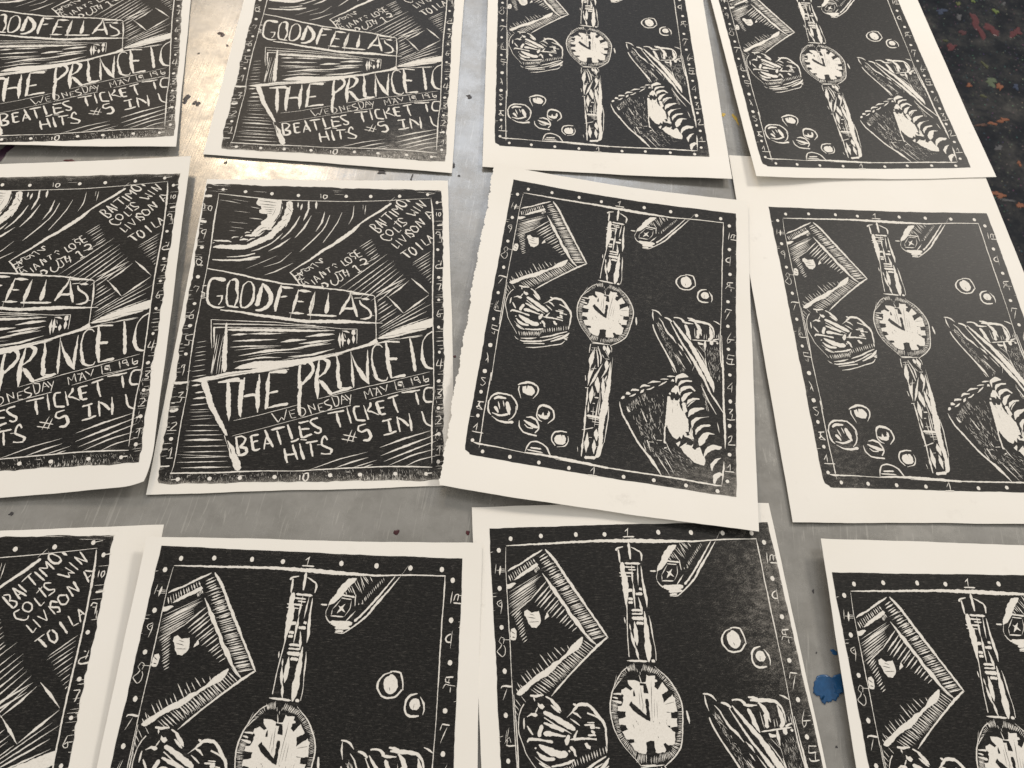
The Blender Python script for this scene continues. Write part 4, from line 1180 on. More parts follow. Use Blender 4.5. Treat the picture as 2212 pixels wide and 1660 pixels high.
v 8413 7376 65 8817 7334 109 9108 7291 66
v 8945 7376 65 9013 7587 108 9068 7755 65
v 9602 7217 66 9398 7217 99 9273 7291 82 9252 7546 92 9356 7672 108 9583 7662 81
v 4774 8906 50 4871 9158 100 4976 9379 99
s 91 4985 8898 5417 8842
v 5151 8908 76 5219 9122 110 5283 9296 85
v 5759 8815 76 5654 8696 92 5565 8774 92 5569 8950 91 5754 9030 101 5927 9109 101 5911 9205 101
v 5912 9215 76 5723 9223 60 5557 9212 75
s 35 5392 8959 5557 8950
s 52 6311 8661 6814 8752
s 51 6260 8789 6724 8860
t 52 6627 8503 6461 8898
t 52 6753 8563 6641 8899
v 7119 8345 52 6865 8404 78 6848 8524 88 6974 8584 78 7191 8526 104 7323 8706 120 7257 8824 119 7037 8833 93
s 95 7709 8276 8066 8196
v 7944 8246 90 8000 8408 105 8057 8589 105
v 7790 8688 52 8059 8629 105 8267 8560 95
v 8263 8125 69 8321 8329 95 8392 8591 63
v 8315 8166 64 8492 8248 117 8722 8411 90
v 8710 8023 37 8767 8249 96 8826 8563 79
v 9186 7963 64 9265 8169 91 9343 8332 80 9469 8394 95 9606 8435 53
s 51 4786 8799 5024 8810
'''

# ------------------------------------------------------------------ camera
cd = bpy.data.cameras.new('camera'); cam = bpy.data.objects.new('camera', cd); col.objects.link(cam)
cd.sensor_width = 36.0; cd.lens = CAM['f'] * 36.0 / 2500.0; cd.clip_start = 0.02; cd.clip_end = 50
cr_, cu_, cw_ = CAM['r'], CAM['u'], CAM['w']
cam.matrix_world = Matrix(((cr_[0], cu_[0], -cw_[0], 0), (cr_[1], cu_[1], -cw_[1], 0), (cr_[2], cu_[2], -cw_[2], CAM['h']), (0, 0, 0, 1)))
cd.dof.use_dof = True; cd.dof.focus_distance = 0.66; cd.dof.aperture_fstop = 20.0
sc.camera = cam
sc.view_settings.view_transform = 'Standard'; sc.view_settings.look = 'None'
sc.view_settings.exposure = 0.0; sc.view_settings.gamma = 1.0
# ------------------------------------------------------------------ light: dim room, two ceiling lamps, one far cool window
wd = bpy.data.worlds.new('World'); sc.world = wd; wd.use_nodes = True
wd.node_tree.nodes['Background'].inputs[0].default_value = (1.0, 0.96, 0.90, 1); wd.node_tree.nodes['Background'].inputs[1].default_value = 0.57
def lamp(name, loc, target, size, size_y, power, color):
    l = bpy.data.lights.new(name, 'AREA'); l.shape = 'RECTANGLE'; l.size = size; l.size_y = size_y; l.energy = power; l.color = color
    o = bpy.data.objects.new(name, l); col.objects.link(o); o.location = loc
    o.rotation_euler = (Vector(target) - Vector(loc)).to_track_quat('-Z', 'Y').to_euler()
    return o
lamp('ceiling_lamp_light', (-0.98, 2.18, 1.62), (0, 0.5, 0), 0.20, 0.38, 11, (1.0, 0.76, 0.50))
lamp('ceiling_lamp_light', (1.70, 2.40, 1.7), (0.1, 0.4, 0), 0.5, 0.5, 46, (1.0, 0.93, 0.84))
lamp('window_light', (-0.5, 4.2, 3.1), (0, 0.6, 0), 2.6, 1.5, 42, (0.76, 0.84, 1.0))

# ------------------------------------------------------------------ materials
def mat(name, base=(.5, .5, .5), rough=.5, metal=0.0, spec=.5):
    m = bpy.data.materials.new(name); m.use_nodes = True
    b = m.node_tree.nodes['Principled BSDF']
    b.inputs['Base Color'].default_value = (*base, 1); b.inputs['Roughness'].default_value = rough
    b.inputs['Metallic'].default_value = metal; b.inputs['Specular IOR Level'].default_value = spec
    return m, m.node_tree.nodes, m.node_tree.links, b
def noise(N, L, vec, scale, detail=4, rough=.55, dim='3D'):
    n = N.new('ShaderNodeTexNoise'); n.inputs['Scale'].default_value = scale; n.inputs['Detail'].default_value = detail; n.inputs['Roughness'].default_value = rough
    if vec: L.new(vec, n.inputs['Vector'])
    return n.outputs[0]
def ramp(N, L, src, stops):
    r = N.new('ShaderNodeValToRGB'); e = r.color_ramp.elements
    while len(e) < len(stops): e.new(.5)
    for i, (p, c) in enumerate(stops):
        e[i].position = p; e[i].color = (*c, 1) if len(c) == 3 else c
    L.new(src, r.inputs[0]); return r.outputs[0]
def mapping(N, L, src, scale=(1, 1, 1), rot=(0, 0, 0)):
    m = N.new('ShaderNodeMapping'); m.inputs['Scale'].default_value = scale; m.inputs['Rotation'].default_value = rot
    L.new(src, m.inputs['Vector']); return m.outputs[0]
def math_(N, L, op, a, b):
    m = N.new('ShaderNodeMath'); m.operation = op
    for i, x in enumerate((a, b)):
        if isinstance(x, (int, float)): m.inputs[i].default_value = x
        else: L.new(x, m.inputs[i])
    return m.outputs[0]
def mixc(N, L, fac, a, b, mode='MIX'):
    m = N.new('ShaderNodeMix'); m.data_type = 'RGBA'; m.blend_type = mode
    for s, x in ((0, fac), (6, a), (7, b)):
        if isinstance(x, (int, float)): m.inputs[s].default_value = x
        elif isinstance(x, tuple): m.inputs[s].default_value = (*x, 1)
        else: L.new(x, m.inputs[s])
    return m.outputs[2]
def bump(N, L, h, strength, dist, b):
    n = N.new('ShaderNodeBump'); n.inputs['Strength'].default_value = strength; n.inputs['Distance'].default_value = dist
    L.new(h, n.inputs['Height']); L.new(n.outputs[0], b.inputs['Normal'])

# paper: warm white printmaking stock, faint mottling, smudges and fibre relief
mp, N, L, b = mat('paper', (.80, .755, .68), .85, 0, .2)
tc = N.new('ShaderNodeTexCoord').outputs['Object']
n1 = noise(N, L, tc, 9, 5); n2 = noise(N, L, mapping(N, L, tc, (1, 1, 1), (0, 0, .4)), 45, 6, .7)
c1 = ramp(N, L, n1, [(.3, (.84, .81, .745)), (.7, (.875, .85, .80))])
sm = ramp(N, L, n2, [(.60, (0, 0, 0)), (.74, (1, 1, 1))])
smg = ramp(N, L, noise(N, L, tc, 6, 3), [(.5, (0, 0, 0)), (.62, (1, 1, 1))])
smf = math_(N, L, 'MULTIPLY', math_(N, L, 'MULTIPLY', sm, smg), .28)
L.new(mixc(N, L, smf, c1, (.45, .42, .38)), b.inputs['Base Color'])
bump(N, L, noise(N, L, tc, 1400, 3), .12, .0002, b)
# carved lines: the same paper showing through the ink (slightly greyer where ink touched)
mc, N, L, b = mat('bare_paper_line', (.74, .70, .62), .85, 0, .2)
tc = N.new('ShaderNodeTexCoord').outputs['Object']
s = noise(N, L, tc, 900, 3, .7)
L.new(ramp(N, L, s, [(.22, (.36, .34, .31)), (.36, (.76, .73, .67)), (.7, (.85, .82, .76))]), b.inputs['Base Color'])
# ink: black relief ink with woven under-inked grain, more where the 'wear' attribute is high
mi, N, L, b = mat('black_relief_ink', (.022, .021, .02), .5, 0, .2)
uv = N.new('ShaderNodeUVMap').outputs[0]
at = N.new('ShaderNodeAttribute'); at.attribute_name = 'wear'; wear = at.outputs['Fac']
ga = noise(N, L, mapping(N, L, uv, (1, 5, 1)), 160, 3, .7)
gb = noise(N, L, mapping(N, L, uv, (5, 1, 1)), 170, 3, .7)
gc = noise(N, L, uv, 420, 4, .75)
gs = noise(N, L, uv, 7, 4); gm = noise(N, L, mapping(N, L, uv, (1, 1.5, 1)), 34, 5, .72)
fl_ = noise(N, L, mapping(N, L, uv, (1, 7, 1)), 34, 3, .6)
g = math_(N, L, 'ADD', math_(N, L, 'MULTIPLY', math_(N, L, 'MAXIMUM', ga, gb), .55), math_(N, L, 'MULTIPLY', gc, .45))
thr = math_(N, L, 'SUBTRACT', .68, math_(N, L, 'ADD', math_(N, L, 'MULTIPLY', wear, .185), math_(N, L, 'ADD', math_(N, L, 'MULTIPLY', gs, .07), math_(N, L, 'MULTIPLY', math_(N, L, 'SUBTRACT', gm, .5), .30))))
f = math_(N, L, 'SUBTRACT', g, thr)
f = math_(N, L, 'MULTIPLY', f, 7.0)
cl = N.new('ShaderNodeClamp'); L.new(f, cl.inputs[0]); cl.inputs[2].default_value = .85
base = ramp(N, L, noise(N, L, mapping(N, L, uv, (1, 2.2, 1)), 90, 5, .7), [(.3, (.005, .0049, .0046)), (.5, (.010, .0096, .009)), (.72, (.034, .032, .029))])
flm = math_(N, L, 'MULTIPLY', ramp(N, L, fl_, [(.56, (0, 0, 0)), (.72, (1, 1, 1))]), ramp(N, L, gc, [(.44, (0, 0, 0)), (.60, (1, 1, 1))]))
base = mixc(N, L, math_(N, L, 'MULTIPLY', flm, 1.0), base, (.12, .112, .10))
L.new(mixc(N, L, cl.outputs[0], base, (.40, .375, .335)), b.inputs['Base Color'])
L.new(math_(N, L, 'ADD', .34, math_(N, L, 'MULTIPLY', gc, .25)), b.inputs['Roughness'])
bump(N, L, gc, .08, .0002, b)
# deckle fibre edge
# metal: worn bench top, brushed, scratched, dull oxide patches
mm, N, L, b = mat('worn_metal_bench', (.5, .48, .45), .36, .36, .35)
tc = N.new('ShaderNodeTexCoord').outputs['Object']
big = noise(N, L, tc, 5, 6, .6); med = noise(N, L, tc, 38, 7, .7)
cA = ramp(N, L, big, [(.3, (.275, .268, .25)), (.5, (.315, .308, .288)), (.72, (.365, .357, .338))])
cB = ramp(N, L, med, [(.36, (.225, .218, .20)), (.52, (.325, .317, .296)), (.75, (.395, .385, .365))])
cc = mixc(N, L, .45, cA, cB)
st = ramp(N, L, noise(N, L, tc, 8, 8, .72), [(.55, (0, 0, 0)), (.62, (1, 1, 1))])
cc = mixc(N, L, math_(N, L, 'MULTIPLY', st, .22), cc, (.24, .225, .20))
def scr(rot, sx, sy, lo, hi, sc_):
    v = mapping(N, L, tc, (sx, sy, 1), (0, 0, rot)); wob = noise(N, L, tc, 6, 2)
    va = N.new('ShaderNodeVectorMath'); va.operation = 'ADD'; L.new(v, va.inputs[0])
    wv = N.new('ShaderNodeVectorMath'); wv.operation = 'SCALE'; L.new(wob, wv.inputs[0]); wv.inputs[3].default_value = .02 * sx; L.new(wv.outputs[0], va.inputs[1])
    return ramp(N, L, noise(N, L, va.outputs[0], sc_, 2, .5), [(lo, (0, 0, 0)), (hi, (1, 1, 1))])
s1 = scr(R(-22), 120, 3.4, .68, .73, 4); s2 = scr(R(-48), 100, 4.0, .66, .72, 5); s3 = scr(R(4), 90, 2.0, .70, .76, 5); s4 = scr(R(75), 90, 3.4, .68, .74, 4)
s5 = scr(R(40), 120, 4, .67, .72, 5)
sall = math_(N, L, 'MAXIMUM', math_(N, L, 'MAXIMUM', s1, s2), math_(N, L, 'MAXIMUM', math_(N, L, 'MAXIMUM', s3, s4), s5))
fine = noise(N, L, mapping(N, L, tc, (260, 5, 1), (0, 0, R(8))), 3, 3)
cc = mixc(N, L, math_(N, L, 'MULTIPLY', sall, .28), cc, (.60, .585, .54))
L.new(cc, b.inputs['Base Color'])
pat = noise(N, L, tc, 24, 9, .78)
rr = math_(N, L, 'ADD', math_(N, L, 'MULTIPLY', ramp(N, L, pat, [(.38, (0, 0, 0)), (.62, (1, 1, 1))]), .17), math_(N, L, 'MULTIPLY', big, .34))
L.new(rr, b.inputs['Roughness'])
hh = math_(N, L, 'ADD', math_(N, L, 'MULTIPLY', med, .6), math_(N, L, 'MULTIPLY', fine, .22))
bump(N, L, hh, .3, .0007, b)
# floor: dark speckled sheet flooring with old paint dust
mf, N, L, b = mat('dark_speckled_floor', (.03, .03, .032), .75, 0, .12)
tc = N.new('ShaderNodeTexCoord').outputs['Object']
a1 = noise(N, L, tc, 9, 8, .75); a2 = noise(N, L, tc, 60, 5, .7)
c0 = ramp(N, L, a1, [(.3, (.006, .008, .012)), (.48, (.016, .018, .022)), (.6, (.040, .040, .040)), (.75, (.09, .085, .08))])
vo = N.new('ShaderNodeTexVoronoi'); vo.inputs['Scale'].default_value = 95; L.new(tc, vo.inputs['Vector'])
dot = ramp(N, L, vo.outputs['Distance'], [(.10, (1, 1, 1)), (.26, (0, 0, 0))])
hsv = N.new('ShaderNodeHueSaturation'); hsv.inputs['Saturation'].default_value = .75; hsv.inputs['Value'].default_value = .24; L.new(vo.outputs['Color'], hsv.inputs['Color'])
gate = ramp(N, L, a2, [(.44, (0, 0, 0)), (.56, (1, 1, 1))])
L.new(mixc(N, L, math_(N, L, 'MULTIPLY', math_(N, L, 'MULTIPLY', dot, gate), .85), c0, hsv.outputs[0]), b.inputs['Base Color'])
PC = dict(blue=(.018, .085, .21), green=(.02, .16, .07), red=(.075, .010, .014), darkred=(.05, .009, .013), dimblue=(.02, .033, .07), sage=(.075, .10, .055), brown=(.09, .06, .055), ink=(.045, .042, .045), yellow=(.62, .42, .05), maroon=(.035, .012, .03),
          lime=(.10, .14, .03), orange=(.19, .065, .028), rust=(.08, .035, .022), grey=(.07, .07, .075), yellowgreen=(.09, .10, .03), olive=(.05, .055, .02))
PM = {}
def paint(c, rough=.35):
    if c not in PM:
        m_, N_, L_, b_ = mat('dried_paint_' + c, PC[c], rough, 0, .4)
        t_ = N_.new('ShaderNodeTexCoord').outputs['Object']
        n_ = noise(N_, L_, t_, 220, 5, .7)
        q = PC[c]
        L_.new(ramp(N_, L_, n_, [(.3, tuple(x * .75 for x in q)), (.6, q), (.78, tuple(min(1, x * 1.25 + .02) for x in q))]), b_.inputs['Base Color'])
        bump(N_, L_, n_, .3, .0004, b_)
        PM[c] = m_
    return PM[c]

# ------------------------------------------------------------------ mesh helpers
def mk(name, verts, faces, mats, parent=None, midx=None, smooth=False):
    me = bpy.data.meshes.new(name); me.from_pydata([tuple(map(float, v)) for v in verts], [], faces)
    for m_ in mats: me.materials.append(m_)
    if midx is not None: me.polygons.foreach_set('material_index', np.array(midx, dtype=np.int32))
    if smooth: me.polygons.foreach_set('use_smooth', np.ones(len(me.polygons), dtype=bool))
    me.update()
    o = bpy.data.objects.new(name, me); col.objects.link(o)
    if parent: o.parent = parent
    return o
def tag(o, label=None, cat=None, group=None, kind=None):
    if label: o['label'] = label
    if cat: o['category'] = cat
    if group: o['group'] = group
    if kind: o['kind'] = kind
    return o
def empty(name, loc=(0, 0, 0)):
    o = bpy.data.objects.new(name, None); col.objects.link(o); o.location = loc; o.empty_display_size = .02; return o
def box(x0, x1, y0, y1, z0, z1):
    v = [(x, y, z) for z in (z0, z1) for y in (y0, y1) for x in (x0, x1)]
    return v, [(0, 2, 3, 1), (4, 5, 7, 6), (0, 1, 5, 4), (2, 6, 7, 3), (0, 4, 6, 2), (1, 3, 7, 5)]

# ------------------------------------------------------------------ floor
def sheet(name, x0, x1, y0, y1, z, m, kind):
    o = mk(name, [(x0, y0, z), (x1, y0, z), (x1, y1, z), (x0, y1, z)], [(0, 1, 2, 3)], [m]); tag(o, kind=kind); return o
fl = sheet('floor', -6, 8, -6, 9, -0.9, mf, 'structure')
def blob(cx, cy, rx, ry, rnd, n=26, z=0.0, h=.0005, ang=0.0, rag=.28):
    ph = [rnd.uniform(0, 6.28) for _ in range(6)]; am = [rnd.uniform(.3, 1) * rag / (k + 1) ** .7 for k in range(6)]
    V = []; F = []
    for lev, (s, zz) in enumerate(((1, z), (.9, z + h * .8), (.45, z + h))):
        for i in range(n):
            a = 2 * math.pi * i / n
            r = 1 + sum(am[k] * math.sin((k + 2) * a + ph[k]) for k in range(6))
            x, y = rx * r * s * math.cos(a), ry * r * s * math.sin(a)
            V.append((cx + x * math.cos(ang) - y * math.sin(ang), cy + x * math.sin(ang) + y * math.cos(ang), zz))
    for lev in range(2):
        for i in range(n):
            j = (i + 1) % n; F.append((lev * n + i, lev * n + j, (lev + 1) * n + j, (lev + 1) * n + i))
    F.append(tuple(range(2 * n, 3 * n)))
    return V, F
FL = ['long dark red paint smear on the dark floor, its upper part', 'dark red paint smear running on to the right across the dark floor', 'dark red smear cut off by the right edge of the photo',
      'small dark red splash by the upper right print, left of the long smear', 'small lime green dab above the long red smear on the floor', 'faint blue patch on the floor near the top print edge',
      'pale green paint splat on the floor', 'orange drip running off the pale green splat', 'small orange fleck left of the pale green splat', 'bright orange fleck beside the upper right print, above the rust fleck',
      'orange fleck just left of the brightest orange one', 'dull rust fleck leftmost of the three beside the upper right print', 'light grey square patch on the dark floor', 'small orange fleck at the right edge above the lower right print',
      'orange splat touching the corner of the upper right print', 'thin orange tail trailing from the splat at the print corner', 'orange splat on the floor at the far right beside the lower right print', 'tiny yellow green dot at the top of the floor',
      'olive dot midway down the dark floor', 'long grey scuff below the orange tail on the floor', 'small olive dash above the small red splash', 'pale grey fleck just left of the long red smear',
      'small olive dash below the pale green splat', 'bluish patch at the right edge level with the pale green splat', 'tiny lime fleck at the very top of the photo', 'dull green fleck below the rust fleck', 'small grey fleck at the top right of the floor',
      'dim dark red streak left of the long red smear']
rnd = random.Random(5)
for i, (x, y, rx, ry, c) in enumerate(FSPOTS):
    V, F = blob(0, 0, rx * .85, ry * .85, rnd, 34, 0, .0015, rnd.uniform(-.5, .5), .46)
    o = mk('paint_splatter', V, F, [paint(c)], smooth=False); o.location = (x, y, -0.9)
    tag(o, FL[i], 'paint splatter', 'paint splatters on the dark floor')

# ------------------------------------------------------------------ the bench
(e0x, e0y), (e1x, e1y) = EDGE
ed = Vector((e1x - e0x, e1y - e0y, 0)).normalized()
def edge_at(y): t = (y - e0y) / ed.y; return e0x + ed.x * t
ya, yb = -0.35, 1.9
tb = tag(empty('metal_workbench', (0, 0.6, -0.9)), 'scratched grey metal bench top under all the prints', 'workbench')
def part_local(o, p):
    o.matrix_parent_inverse = Matrix.Translation(-p.location); return o
tv = []
r_ = .012
outl = [(-1.5, ya), (edge_at(ya), ya), (edge_at(yb), yb), (-1.5, yb)]
nrm = Vector((-ed.y, ed.x, 0));
if nrm.x < 0: nrm = -nrm
V = [(-1.5, ya, 0), (edge_at(ya), ya, 0), (edge_at(yb), yb, 0), (-1.5, yb, 0)]; F = [(0, 1, 2, 3)]
prof = [(0, 0), (.004, -.001), (.0075, -.0045), (.009, -.010), (.009, -.034), (.004, -.036)]
base_i = len(V)
for (px_, pz_) in prof:
    for yy in (ya, yb):
        V.append((edge_at(yy) + nrm.x * px_, yy + nrm.y * px_, pz_))
for k in range(len(prof) - 1):
    a = base_i + 2 * k; F.append((a, a + 2, a + 3, a + 1))
for (p0, p1) in (((-1.5, ya), (edge_at(ya), ya)), ((-1.5, yb), (edge_at(yb), yb)), ((-1.5, ya), (-1.5, yb))):
    i0 = len(V); V += [(p0[0], p0[1], 0), (p1[0], p1[1], 0), (p1[0], p1[1], -.036), (p0[0], p0[1], -.036)]; F.append((i0, i0 + 1, i0 + 2, i0 + 3))
part_local(mk('bench_top', V, F, [mm], tb), tb)
for (lx, ly) in ((-1.4, -.25), (edge_at(-.25) - .06, -.25), (-1.4, 1.8), (edge_at(1.8) - .06, 1.8)):
    v, f = box(lx - .025, lx + .025, ly - .025, ly + .025, -.9, -.037); part_local(mk('leg', v, f, [mm], tb), tb)
SL = dict(blue='large glossy blue paint blob on the metal bench beside the lower right print', blue_small='small blue paint fleck tucked under the lower right print',
          green='green paint mark on the bench between two newspaper prints on the left', red_l='thin red paint streak above the middle left print', red1='dark red paint drop left of the bottom centre print',
          red2='dark red paint drop above the bottom watch print', red3='tiny red fleck by the torn edge of the tilted print', ink1='brownish smudge on the bench between the two top newspaper prints', ink2='dark ink smear between the top newspaper prints, left of a pair',
          ink3='dark ink smear between the top newspaper prints, right of a pair', ink4='small ink fleck just below the second newspaper print corner', ink5='dark smudge between the second newspaper print and the top watch print',
          ink6='faint ink scuff in the gap above the whole newspaper print', ink7='slanted black ink dash above the whole newspaper print', ink8='small ink fleck right of the slanted black dash', y1='yellow paint fleck between the two top watch prints, left one',
          y2='yellow paint mark touching the top right watch print', mar='dark maroon ink stain at the left edge under the top left print', ink9='tiny brown fleck under the brownish smudge', ink10='tiny dark dot left of the brownish smudge',
          ink11='tiny ink fleck below the corner of the second newspaper print', ink12='tiny ink dash left of the slanted black dash', blk='small black nick on the bench right of the bottom centre print', ink13='faint dark spot below the middle left print',
          ink14='tiny dark dot below the blue paint blob', ink15='tiny dark dot left of the small blue fleck')
rnd = random.Random(11)
for (n_, x, y, rx, ry, c) in SPOTS:
    if n_ != 'blue' and c != 'blue': rx *= .8; ry *= .8
    V, F = blob(0, 0, rx, ry, rnd, 40 if n_ == 'blue' else 18, 0, .0006 if n_ == 'blue' else .00015, rnd.uniform(-.3, .3), .22 if 'red' in c else .45)
    if n_ == 'blue':
        O = []
        for k in range(len(BLUE)):
            a, b_ = BLUE[k], BLUE[(k + 1) % len(BLUE)]
            for t in (0, .33, .66): O.append((a[0] + (b_[0] - a[0]) * t + rnd.uniform(-.0004, .0004), a[1] + (b_[1] - a[1]) * t + rnd.uniform(-.0004, .0004)))
        mx = sum(p[0] for p in O) / len(O); my = sum(p[1] for p in O) / len(O); V = []; F = []; m_ = len(O)
        for s_, z_ in ((1, 0), (.95, .0007), (.82, .0006), (.5, .00045)): V += [(mx + (p[0] - mx) * s_ - x, my + (p[1] - my) * s_ - y, z_) for p in O]
        for l_ in range(3): F += [(l_ * m_ + k, l_ * m_ + (k + 1) % m_, (l_ + 1) * m_ + (k + 1) % m_, (l_ + 1) * m_ + k) for k in range(m_)]
        F.append(tuple(range(3 * m_, 4 * m_)))
    o = mk('paint_spot', V, F, [paint(c, .22 if c == 'blue' else .5)], smooth=True); o.location = (x, y, .0002)
    tag(o, SL[n_], 'paint spot', 'dried paint and ink spots on the bench')

# ------------------------------------------------------------------ sheets: smooth curled surface from a grid of control points
G0, GH = -0.3, 0.2
def surf(gr, u, v):
    a = np.clip((u - G0) / GH, 1, 6.9999); b_ = np.clip((v - G0) / GH, 1, 6.9999)
    i = a.astype(int); j = b_.astype(int)
    ex = u - (G0 + GH * a); ey = v - (G0 + GH * b_)
    def cw(t): return np.stack([-.5 * t + t * t - .5 * t ** 3, 1 - 2.5 * t * t + 1.5 * t ** 3, .5 * t + 2 * t * t - 1.5 * t ** 3, -.5 * t * t + .5 * t ** 3], -1)
    wa, wb = cw(a - i), cw(b_ - j)
    P = np.zeros((len(u), 3))
    for m in range(4):
        for n in range(4):
            P += (wb[:, m] * wa[:, n])[:, None] * gr[j - 1 + m, i - 1 + n]
    # straight extrapolation past the grid
    P += ex[:, None] * (gr[4, 7] - gr[4, 1]) / (6 * GH) + ey[:, None] * (gr[7, 4] - gr[1, 4]) / (6 * GH)
    return P
def place(gr, uv, off):
    uv = np.asarray(uv, float); u, v = uv[:, 0], uv[:, 1]
    P = surf(gr, u, v); e = .004
    du = surf(gr, u + e, v) - P; dv = surf(gr, u, v + e) - P
    n = np.cross(dv, du); n /= np.linalg.norm(n, axis=1)[:, None]; n[n[:, 2] < 0] *= -1
    off = np.asarray(off, float)
    return P + n * (off[:, None] if off.ndim else off)

# ------------------------------------------------------------------ carved art: strokes as thin ragged polygons
AS = {'N': 1.386, 'W': 1.375}
class Art:
    def __init__(s): s.v = []; s.f = []; s.m = []; s.o = []
    def poly(s, pts, m, off):
        i = len(s.v); s.v += pts; s.o += [off] * len(pts); s.f.append(tuple(range(i, i + len(pts)))); s.m.append(m)
def catmull(P, step, asp):
    P = [np.array(p, float) for p in P]
    if len(P) == 2:
        n = max(2, int(np.hypot(P[1][0] - P[0][0], (P[1][1] - P[0][1]) * asp) / step)); return [P[0] + (P[1] - P[0]) * t for t in np.linspace(0, 1, n + 1)]
    Q = [2 * P[0] - P[1]] + P + [2 * P[-1] - P[-2]]; out = []
    for k in range(1, len(Q) - 2):
        d = Q[k + 1] - Q[k]; n = max(1, int(np.hypot(d[0], d[1] * asp) / step))
        for t in np.linspace(0, 1, n, endpoint=False):
            c = [-.5 * t + t * t - .5 * t ** 3, 1 - 2.5 * t * t + 1.5 * t ** 3, .5 * t + 2 * t * t - 1.5 * t ** 3, -.5 * t * t + .5 * t ** 3]
            # damped tangents keep the carved angles crisp
            p = sum(c[q] * Q[k - 1 + q] for q in range(4)); lin = Q[k] * (1 - t) + Q[k + 1] * t
            out.append(p * .6 + lin * .4)
    out.append(P[-1]); return out
def ribbon(A, P, asp, m, off, rnd, rag=.10):
    # P: list of (u,v,width)
    S = catmull(P, .0045, asp); n = len(S)
    if n < 2: return
    C = np.array([[p[0], p[1] * asp] for p in S]); W = np.array([max(p[2], .0) for p in S])
    T = np.gradient(C, axis=0); T /= np.linalg.norm(T, axis=1)[:, None] + 1e-9; Nn = np.stack([-T[:, 1], T[:, 0]], -1)
    Lt = []; Rt = []
    jl = jr = 0
    for i in range(n):
        jl = .5 * jl + rnd.uniform(-1, 1); jr = .5 * jr + rnd.uniform(-1, 1)
        w = W[i] * (.31 + .19 * min(1, max(0, W[i] - .003) / .012)); ab = .0003 if w > .0008 else 0.0
        if w > .0028: ab = .0006
        a = C[i] + Nn[i] * (w * (1 + rag * jl) + ab * jl); b_ = C[i] - Nn[i] * (w * (1 + rag * jr) + ab * jr)
        Lt.append((a[0], a[1] / asp)); Rt.append((b_[0], b_[1] / asp))
    i0 = len(A.v); A.v += [q for ab in zip(Lt, Rt) for q in ab]; A.o += [off] * (2 * n)
    for i in range(n - 1):
        k = i0 + 2 * i; A.f.append((k, k + 1, k + 3, k + 2)); A.m.append(m)
def widen(P, w, mode, asp):
    # distribute widths for simple strokes
    P = [np.array(p) for p in P]
    if len(P) == 2:
        ts = [0, .04, .1, .18, .28, .39, .5, .61, .72, .82, .9, .96, 1]; Q = [P[0] + (P[1] - P[0]) * t for t in ts]
    else:
        Q = P; d = [0]
        for i in range(1, len(P)): d.append(d[-1] + np.hypot(P[i][0] - P[i - 1][0], (P[i][1] - P[i - 1][1]) * asp))
        ts = [x / (d[-1] + 1e-9) for x in d]
        # add near-end points
        Q = [P[0], P[0] + (P[1] - P[0]) * .25] + P[1:-1] + [P[-1] + (P[-2] - P[-1]) * .25, P[-1]]
        ts = [0, .1] + ts[1:-1] + [.9, 1]
    out = []
    for t, p in zip(ts, Q):
        if mode == 't': k = max(0.04, math.sin(math.pi * min(1, max(0, t)))) ** .72
        else: k = 1 if .05 < t < .95 else .55
        out.append((p[0], p[1], w * k))
    return out
def bigpoly(A, pts, m, off, rnd, asp, jit=.0012):
    Q = []
    n = len(pts)
    for i in range(n):
        a = np.array(pts[i]); b_ = np.array(pts[(i + 1) % n]); k = max(1, int(np.hypot(b_[0] - a[0], (b_[1] - a[1]) * asp) / .006))
        for t in range(k):
            p = a + (b_ - a) * t / k; Q.append((p[0] + rnd.uniform(-jit, jit), p[1] + rnd.uniform(-jit, jit) / asp))
    tri = tessellate_polygon([[Vector((p[0], p[1], 0)) for p in Q]])
    i0 = len(A.v); A.v += Q; A.o += [off] * len(Q); T = [tuple(i0 + q for q in t) for t in tri]
    # split long edges so that the patch follows the curl
    for _ in range(4):
        mid = {}; NT = []; ch = False
        def key(a, b_): return (a, b_) if a < b_ else (b_, a)
        for t in T:
            for a, b_ in ((t[0], t[1]), (t[1], t[2]), (t[2], t[0])):
                if np.hypot(A.v[a][0] - A.v[b_][0], (A.v[a][1] - A.v[b_][1]) * asp) > .05 and key(a, b_) not in mid:
                    mid[key(a, b_)] = len(A.v); A.v.append(((A.v[a][0] + A.v[b_][0]) / 2, (A.v[a][1] + A.v[b_][1]) / 2)); A.o.append(off); ch = True
        for t in T:
            q = [mid.get(key(t[k], t[(k + 1) % 3])) for k in range(3)]; c = sum(x is not None for x in q)
            if c == 0: NT.append(t)
            elif c == 3: NT += [(t[0], q[0], q[2]), (q[0], t[1], q[1]), (q[2], q[1], t[2]), (q[0], q[1], q[2])]
            elif c == 1:
                k = [x is not None for x in q].index(True); NT += [(t[k], q[k], t[(k + 2) % 3]), (q[k], t[(k + 1) % 3], t[(k + 2) % 3])]
            else:
                k = [x is None for x in q].index(True); a, b_, c_ = t[k], t[(k + 1) % 3], t[(k + 2) % 3]; m1, m2 = q[(k + 1) % 3], q[(k + 2) % 3]
                NT += [(a, b_, m1), (a, m1, m2), (m2, m1, c_)]
        T = NT
        if not ch: break
    A.f += T; A.m += [m] * len(T)
ZW, ZK = .00020, .00028
